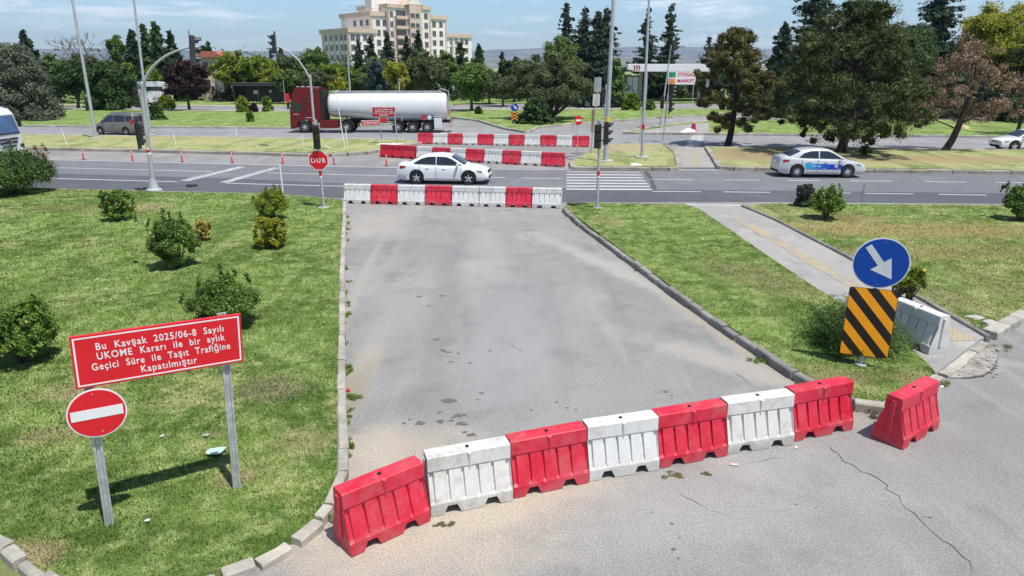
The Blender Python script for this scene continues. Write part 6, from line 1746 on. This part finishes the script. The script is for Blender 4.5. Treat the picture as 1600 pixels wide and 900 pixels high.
cl = []
for i in range(520):
    y = rr_.uniform(119, 134); x = rr_.uniform(-125, 110); uu = 800 + F_PX * x / (y * .95 + 1.7)
    if 925 < uu < 1140 and y < 130: continue
    if 205 < uu < 275 and y < 112: continue
    h = rr_.uniform(1.6, 4.6) * (.6 if 690 < uu < 870 else 1); r_ = rr_.uniform(1.2, 2.6); cl.append((x, y, h * .5, r_, r_, h * .55))
o = foliage('undergrowth', cl, .42, 46000, 19, leaf_mat('undergrowth_leaves', (.018, .034, .012), (.05, .075, .022), (.08, .10, .035)))
o.location.z = .1; tag(o, 'dark tangled undergrowth under the belt of trees', 'undergrowth', kind='stuff')

# ---- near shrubs
def shrub(u, vb, vt, wpx, m, name, label, seed, kind='leafy', leafk=1.0, n=None, tall=None, dens=1.0):
    p = G(u, vb, .13); p.y += 0
    k_ = ppm(p.y); W = wpx / k_; p.y += W * .30; H = at(u, vt, p.y + W * .1).z - .13
    p.x = at(u, vb, p.y).x
    rnd = random.Random(seed); rng = np.random.RandomState(seed)
    t = thing(name, label, 'shrub', (p.x, p.y, .13)); cl = []; tb = MB()
    if kind == 'leafy':
        for i in range(int(70 * dens)):
            d = rng.normal(size=3); d /= np.linalg.norm(d); d[2] = abs(d[2]) if rng.uniform() < .75 else d[2] * .6
            f = rng.uniform(.5, 1.0) ** .6; r_ = W * .10 * rng.uniform(.7, 1.4)
            z = H * .42 + d[2] * (H * .58 - r_) * f * rng.uniform(.9, 1.12); cl.append((d[0] * (W / 2 - r_) * f, d[1] * (W / 2 - r_) * f, max(r_ * .7, z), r_, r_, r_))
        for i in range(int(12 * dens)):      # shoots poking out of the outline
            a = rng.uniform(0, 6.28); q = rng.uniform(.1, .95); x, y = math.cos(a) * W / 2 * q, math.sin(a) * W / 2 * q
            zt = H * (.70 + .30 * math.sqrt(1 - q * q)) * rng.uniform(.86, 1.12)
            for s_ in range(3): cl.append((x * (1 + .05 * s_), y * (1 + .05 * s_), zt - s_ * .07 * H, W * .03, W * .03, W * .05))
    elif kind == 'clipped':
        for i in range(90):
            a = rng.uniform(0, 6.28); q = math.sqrt(rng.uniform(0, 1)); r_ = W * .09 * rng.uniform(.6, 1.2)
            z = rng.uniform(.12, .93) * H; f = 1 - .22 * abs(z / H - .5) ** 2 * 4 * .6
            cl.append((math.cos(a) * (W / 2 - r_ * .8) * q * f, math.sin(a) * (W / 2 - r_ * .8) * q * f, z, r_, r_, r_))
    elif kind == 'juniper':
        for i in range(int(130 * dens)):
            a = rng.uniform(0, 6.28); q = rng.uniform(.1, 1) ** .6; L = W / 2 * q
            hz = H * (1 - .72 * q ** 2.2) * rng.uniform(.55, 1.1); st = Vector((math.cos(a) * L * .3, math.sin(a) * L * .3, hz * .4)); en = Vector((math.cos(a) * L, math.sin(a) * L, max(.08, hz)))
            for s_ in range(4):
                c = st.lerp(en, (s_ + 1) / 4); r_ = W * .045 * (1.3 - s_ * .2); cl.append((c.x, c.y, c.z, r_ * 1.2, r_ * 1.2, r_ * .55))
    for c in rnd.sample(cl, min(26, len(cl))): limb(tb, (rnd.uniform(-.08, .08), rnd.uniform(-.08, .08), -.03), c[:3], .018, .005, rnd, .12)
    if tall:
        for (dx, hh) in tall:
            limb(tb, (dx * .3, 0, .1), (dx, 0, hh), .014, .006, rnd, .05)
            for s_ in range(10): cl.append((dx + rng.uniform(-.02, .02), rng.uniform(-.02, .02), hh - s_ * .075, .055, .055, .05))
    tb.build('stems', M_bark, t, smooth=60)
    leaf = max(.05, 3.4 / k_) * leafk
    n = n or int(min(40000, 9 * PI * W * H / leaf ** 2))
    foliage('foliage', cl, leaf, n, seed, LM[m], t, aspect=.5 if kind != 'juniper' else .28, up=.5, shell=.45, core=.05 if kind != 'juniper' else 0)
    return t
shrub(42, 582, 462, 132, 'shrub', 'leafy_shrub', 'large fresh green shrub at the left edge above the red notice board', 1, leafk=1.35)
shrub(355, 522, 424, 128, 'shrubd', 'leafy_shrub', 'spreading green shrub right behind the corner of the red notice board', 2, leafk=1.1)
shrub(278, 424, 334, 88, 'shrubd', 'leafy_shrub', 'dense rounded green shrub with one tall shoot at its upper left', 3, leafk=1.0, tall=[(-.95, 2.05)])
shrub(318, 378, 341, 32, 'gold', 'golden_shrub', 'small golden-tipped shrub tucked behind the dense rounded one', 4, n=1800)
shrub(186, 347, 295, 48, 'shrub', 'clipped_shrub', 'small squarish green shrub below the big dark juniper', 5, kind='clipped')
shrub(426, 346, 292, 64, 'lime', 'clipped_shrub', 'taller yellow-green shrub, upper one of the pair left of the stop sign', 6, kind='leafy', leafk=.9)
shrub(425, 391, 336, 54, 'yellow', 'clipped_shrub', 'round yellowish shrub, lower one of the pair left of the stop sign', 7, kind='clipped')
shrub(24, 310, 226, 146, 'jun', 'juniper_bush', 'big dark green mounded juniper on the lawn in front of the white truck', 8, kind='leafy', leafk=.85, dens=2.2)
shrub(1288, 346, 290, 62, 'shrub', 'leafy_shrub', 'light green leafy shrub on the right lawn below the silver bannered car', 9, leafk=1.2)
shrub(1256, 324, 287, 36, 'oleand', 'lilac_shrub', 'narrow darker shrub with lilac flower tips left of the leafy one', 10, kind='clipped')
shrub(1594, 348, 284, 66, 'shrubd', 'leafy_shrub', 'dense green shrub cut by the right edge of the picture', 11, leafk=1.2)
shrub(1326, 560, 462, 180, 'jun', 'juniper_bush', 'low spreading dark juniper behind the striped hazard board', 12, kind='juniper', dens=3.2, leafk=1.05, n=36000)
t = shrub(1420, 474, 413, 46, 'lime', 'rose_bush', 'thin sprawling bush with a yellow bloom beside the blue arrow sign', 13, kind='leafy', n=1700, leafk=1.2, dens=.5)
MB().tube([(0, 0, 0), (0, 0, .04)], .04, 8).build('yellow_bloom', M_yellow, t, loc=(.12, -.15, .80))
shrub(1400, 474, 420, 34, 'lime', 'rose_bush', 'thin upright stems just left of the bush with the yellow bloom', 15, kind='leafy', n=600, leafk=1.2, dens=.4)

# ---- weeds and tufts
def tuft(u, v, wd, h, m, label, seed, n=260, z=.0, name='weed_tuft'):
    p = G(u, v, z); rng = np.random.RandomState(seed); cl = []
    for _ in range(10): cl.append((rng.uniform(-wd, wd), rng.uniform(-wd * .5, wd * .5), h * .35, wd * .35, wd * .25, h * .6))
    o = foliage(name, cl, .045, n, seed, m, aspect=.25, core=0); o.location = (p.x, p.y, z); tag(o, label, 'weeds', 'weeds on the asphalt'); return o
M_dryw = leaf_mat('dry_weeds', (.16, .14, .06), (.28, .24, .12), (.12, .14, .04))
for i, a in enumerate([
 (1048, 742, .15, .015, M_dryw, 'flat dry tuft in front of the fifth barrier of the near row'), (1103, 741, .06, .015, M_dryw, 'tiny dry tuft right of the flat one'), (694, 822, .12, .012, M_dryw, 'grey-green moss patch below the left white barrier'),
 (556, 622, .18, .10, LM['shrub'], 'weeds along the left kerb beside the red litter'), (543, 575, .10, .10, LM['shrub'], 'small weeds against the left kerb higher up'), (520, 812, .14, .12, LM['shrub'], 'weeds in the kerb gap left of the first red barrier'),
 (1348, 646, .28, .14, LM['olive'], 'scrubby weeds at the tip of the wedge lawn'), (1372, 652, .16, .10, M_dryw, 'dry weeds beside the lone red barrier'), (1470, 603, .13, .13, LM['lime'], 'bright green weed at the ramp kerb'),
 (545, 700, .08, .09, LM['shrub'], 'weeds at the kerb above the first red barrier'), (1560, 545, .3, .06, M_dryw, 'dry weeds in the broken asphalt right of the ramp'), (893, 335, .25, .08, LM['olive'], 'weeds in the gutter at the top of the wedge kerb'),
 (1003, 424, .2, .10, LM['olive'], 'weeds along the middle of the wedge kerb'), (1185, 565, .2, .1, LM['shrub'], 'weeds below the lower wedge kerb'), (1262, 602, .2, .08, LM['shrub'], 'weeds behind the last near barriers')]):
    tuft(*a, seed=400 + i, n=420)
for side in (0, 1):
    cl = []
    for i in range(34):
        q = rk.random(); u, v = (541 + rk.uniform(-2, 4), 330 + 400 * q) if side else (885 + 400 * q - 4 + rk.uniform(-3, 3), 331 + 276 * q + rk.uniform(0, 4))
        g_ = G(u, v); wd, h = rk.uniform(.04, .16), rk.uniform(.03, .08)
        for _ in range(4): cl.append((g_.x + rk.uniform(-.5, .5) * wd, g_.y + rk.uniform(-1, 1) * wd, h * .4, wd * .4, wd * .5, h * .6))
    o = foliage('kerb_weeds', cl, .04, 5200, 700 + side, LM['shrub'] if side else LM['olive'], aspect=.3, core=0)
    tag(o, 'straggling weeds along the foot of the left kerb' if side else 'straggling weeds along the foot of the wedge kerb', 'weeds', kind='stuff')

# ---- lawn blades
def inside(px, py, P):
    c = np.zeros(len(px), bool); n = len(P)
    for i in range(n):
        a, b = P[i], P[(i + 1) % n]
        if a.y == b.y: continue
        m_ = ((a.y > py) != (b.y > py)) & (px < (b.x - a.x) * (py - a.y) / (b.y - a.y) + a.x); c ^= m_
    return c
def blades(name, polys, seed, box, dens):
    rng = np.random.RandomState(seed); allp = []
    x0, x1, y0, y1 = box
    for (ya, yb2, d) in dens:
        if yb2 <= y0: continue
        n = int((x1 - x0) * (yb2 - ya) * d); px = rng.uniform(x0, x1, n); py = rng.uniform(ya, yb2, n)
        vis = np.abs(px) < (py * .951 + 1.72) * .77 + .5
        px, py = px[vis], py[vis]; m_ = np.zeros(len(px), bool)
        for P in polys: m_ |= inside(px, py, P)
        allp.append(np.stack([px[m_], py[m_]], 1))
    Q = np.concatenate(allp); n = len(Q); D = np.hypot(Q[:, 0], Q[:, 1])
    clump = .6 + .4 * np.sin(Q[:, 0] * 2.1 + np.sin(Q[:, 1] * 1.7) * 2) * np.sin(Q[:, 1] * 2.6 + 1)
    h = rng.uniform(.013, .034, n) * (.75 + .5 * clump) * (1 + D * .012); wd = .004 + .00055 * D
    a = rng.uniform(0, 2 * PI, n); lx = rng.normal(0, .45, n) * h; ly = rng.normal(0, .45, n) * h
    z = np.full(n, .128); dx = np.cos(a) * wd; dy = np.sin(a) * wd
    A = np.stack([Q[:, 0] - dx, Q[:, 1] - dy, z], 1); B = np.stack([Q[:, 0] + dx, Q[:, 1] + dy, z], 1); C2 = np.stack([Q[:, 0] + lx, Q[:, 1] + ly, z + h], 1)
    P = np.stack([A, B, C2], 1).reshape(-1, 3)
    me = bpy.data.meshes.new(name); me.vertices.add(n * 3); me.loops.add(n * 3); me.polygons.add(n)
    me.vertices.foreach_set('co', P.astype('f').ravel()); me.loops.foreach_set('vertex_index', np.arange(n * 3, dtype='i')); me.polygons.foreach_set('loop_start', np.arange(0, n * 3, 3, dtype='i'))
    me.update(); me.validate(); print(name, n)
    return link(name, me)
DN = [(5.5, 9, 4200), (9, 12, 2600), (12, 16, 1500), (16, 22, 800), (22, 36, 330)]
for nm, polys, m_, box, sd_ in (('grass', [P1], M_lawn, (-30, 0, 5.5, 36), 1), ('grass', [P2], M_lawn2, (1, 12, 9, 31), 2), ('grass', [P3], M_lawn3, (7, 32, 12, 30), 3)):
    o = blades(nm, polys, sd_, box, DN)
    # same colours as the turf below, brightened to offset the blades shading one another
    o.data.materials.append(blade_mat(m_.name + '_blades', PATCH[m_.name])); tag(o, {1: 'short mown grass of the left lawn', 2: 'short mown grass of the wedge-shaped lawn', 3: 'short dry grass of the right lawn'}[sd_], 'grass', kind='stuff')

# ================================================================== SMALL THINGS
def flat_piece(u, v, pts, m, label, z=.15, name='litter', cat='litter', th=.01, tilt=0):
    p = G(u, v, z); o = MB().prism(pts, 0, th, 'z').build(name, m); o.location = (p.x, p.y, z); o.rotation_euler = (tilt, 0, 0); tag(o, label, cat); return o
M_pg = mat('pale_glass_piece', (.42, .55, .48), .6, 0, .1, 5)
flat_piece(336, 705, [(-.13, -.04), (-.08, -.09), (.11, -.08), (.13, .11), (.02, .10), (-.10, .06)], M_pg, 'pale green glass piece lying on the lawn beside the right sign post', .19, 'glass_piece', 'glass piece')
flat_piece(320, 680, [(-.05, 0), (.05, -.02), (.06, .03)], M_pg, 'small greyish shard above the pale green glass piece', .18, 'glass_piece', 'glass piece')
M_wl = mat('white_litter', (.75, .75, .74), .6)
for (u, v, lab) in [(230, 813, 'white scrap on the lawn between the two sign posts'), (253, 681, 'tiny white scrap on the lawn left of the glass piece'), (217, 307, 'white scrap near the foot of the curved signal mast'), (512, 351, 'whitish scrap on the lawn below the stop sign'),
                    (152, 436, 'pale scrap on the open lawn left of the dense shrub'), (1048, 316.5, 'white scrap on the far tip of the wedge lawn'), (932, 338, 'pale flat scrap below the right signal pole'), (1471, 604, 'white scrap beside the bright green weed'), (1243, 699, 'white chip beside the white barrier of the near row')]:
    q = rk.uniform(.25, .6); flat_piece(u, v, [(-.07 * q, -.02), (.03, -.05 * q), (.07 * q, .02), (0, .05 * q)], M_wl, lab, .17 if v < 690 or u < 500 else .01)
o = flat_piece(1147, 726, [(-.06, -.02), (.05, -.035), (.06, .02), (-.05, .03)], mat('beige_piece', (.55, .47, .36), .6), 'beige broken piece in front of the near row', .012)
flat_piece(543, 611, [(-.05, -.02), (.05, -.02), (.04, .03), (-.04, .03)], mat('red_litter', (.6, .05, .05), .5), 'small red scrap at the left kerb', .015, th=.03)
def stone(u, v, s, z, label, m=None):
    r = random.Random(int(u * 7 + v)); bm = bmesh.new(); bmesh.ops.create_icosphere(bm, subdivisions=2, radius=1)
    for vv in bm.verts: vv.co = Vector((vv.co.x * s[0], vv.co.y * s[1], vv.co.z * s[2])) * r.uniform(.8, 1.15)
    me = bpy.data.meshes.new('stone'); bm.to_mesh(me); bm.free(); me.materials.append(m or M_kerb); p = G(u, v, z); o = link('stone', me, loc=(p.x, p.y, z)); tag(o, label, 'stone'); return o
stone(1524, 496, (.22, .14, .05), .14, 'flat pale stone slab lying on the right lawn near the corner kerb'); stone(1547, 506, (.17, .13, .10), .14, 'broken kerb lump beside the corner kerb')
stone(1076, 206, (.6, .5, .35), .1, 'white rubble lump left of the lone red barrier', M_wl); stone(1068, 207, (.4, .35, .2), .1, 'smaller white rubble lump on the paved corner', M_wl); stone(993, 258, (.35, .2, .12), .13, 'white stone at the foot of the median island kerb', M_wl)
stone(1503, 201, (.7, .5, .4), .13, 'sandy boulder pile behind the trunk of the dying pine', mat('sand_stone', (.5, .36, .2), .9, 0, .2, 3)); stone(1382, 648, (.06, .04, .035), .02, 'small white stone beside the lone red barrier', M_wl)
# broken asphalt edge right of the ramp
mb = MB(); r = random.Random(4)
for i in range(60):
    u = r.uniform(1480, 1562); v = r.uniform(545, 592)
    if (u - 1480) * .55 + (592 - v) * 0 > 60: pass
    p = G(u, v, 0); s_ = r.uniform(.012, .035); mb.box((p.x, p.y, s_ * .4), (s_ * 2, s_ * 1.5, s_), rz=r.uniform(0, 3))
o = mb.build('gravel', M_kerb); tag(o, 'loose chippings in the broken asphalt by the ramp', 'gravel', kind='stuff')
k = NT('concrete_patch_mat'); p = k.pos(); k.col(k.mix(k.ramp(k.noise(p, 4, 6, .7, .4), .35, .65), (.42, .39, .35), (.24, .22, .19))); k.rough(.95); k.bump(k.noise(p, 9, 5, .8), 1, .05)
mb = MB(); pts = [G(u, v, .012) for u, v in [(1478, 590), (1502, 566), (1538, 537), (1552, 545), (1560, 560), (1553, 575), (1535, 588), (1500, 592)]]
mb.add(pts, [tuple(range(len(pts)))]); struct('broken_patch', mb, k.m)
mb = MB(); r = random.Random(12)
ed = [(1560, 560), (1553, 575), (1535, 588), (1500, 592), (1480, 591)]
crack(mb, ed, .03, 21, z=.016, jit=.02); struct('patch_edge_dark_strip', mb, M_crack)  # thin jagged dark strip along the right and near edge of the patch

# ---- air
HZ = NT('haze_air'); HZ.t.nodes.remove(HZ.b)
pv = HZ.n('ShaderNodeVolumePrincipled'); pv.inputs['Color'].default_value = (.48, .70, 1.0, 1); pv.inputs['Density'].default_value = .0001; pv.inputs['Anisotropy'].default_value = .3
HZ.t.links.new(pv.outputs[0], HZ.t.nodes['Material Output'].inputs['Volume'])
mb = MB(); mb.box((0, 4550, 199), (18800, 9300, 402)); o = mb.build('haze', HZ.m); o['kind'] = 'stuff'; o['label'] = 'thin bluish summer haze'; o['category'] = 'haze'
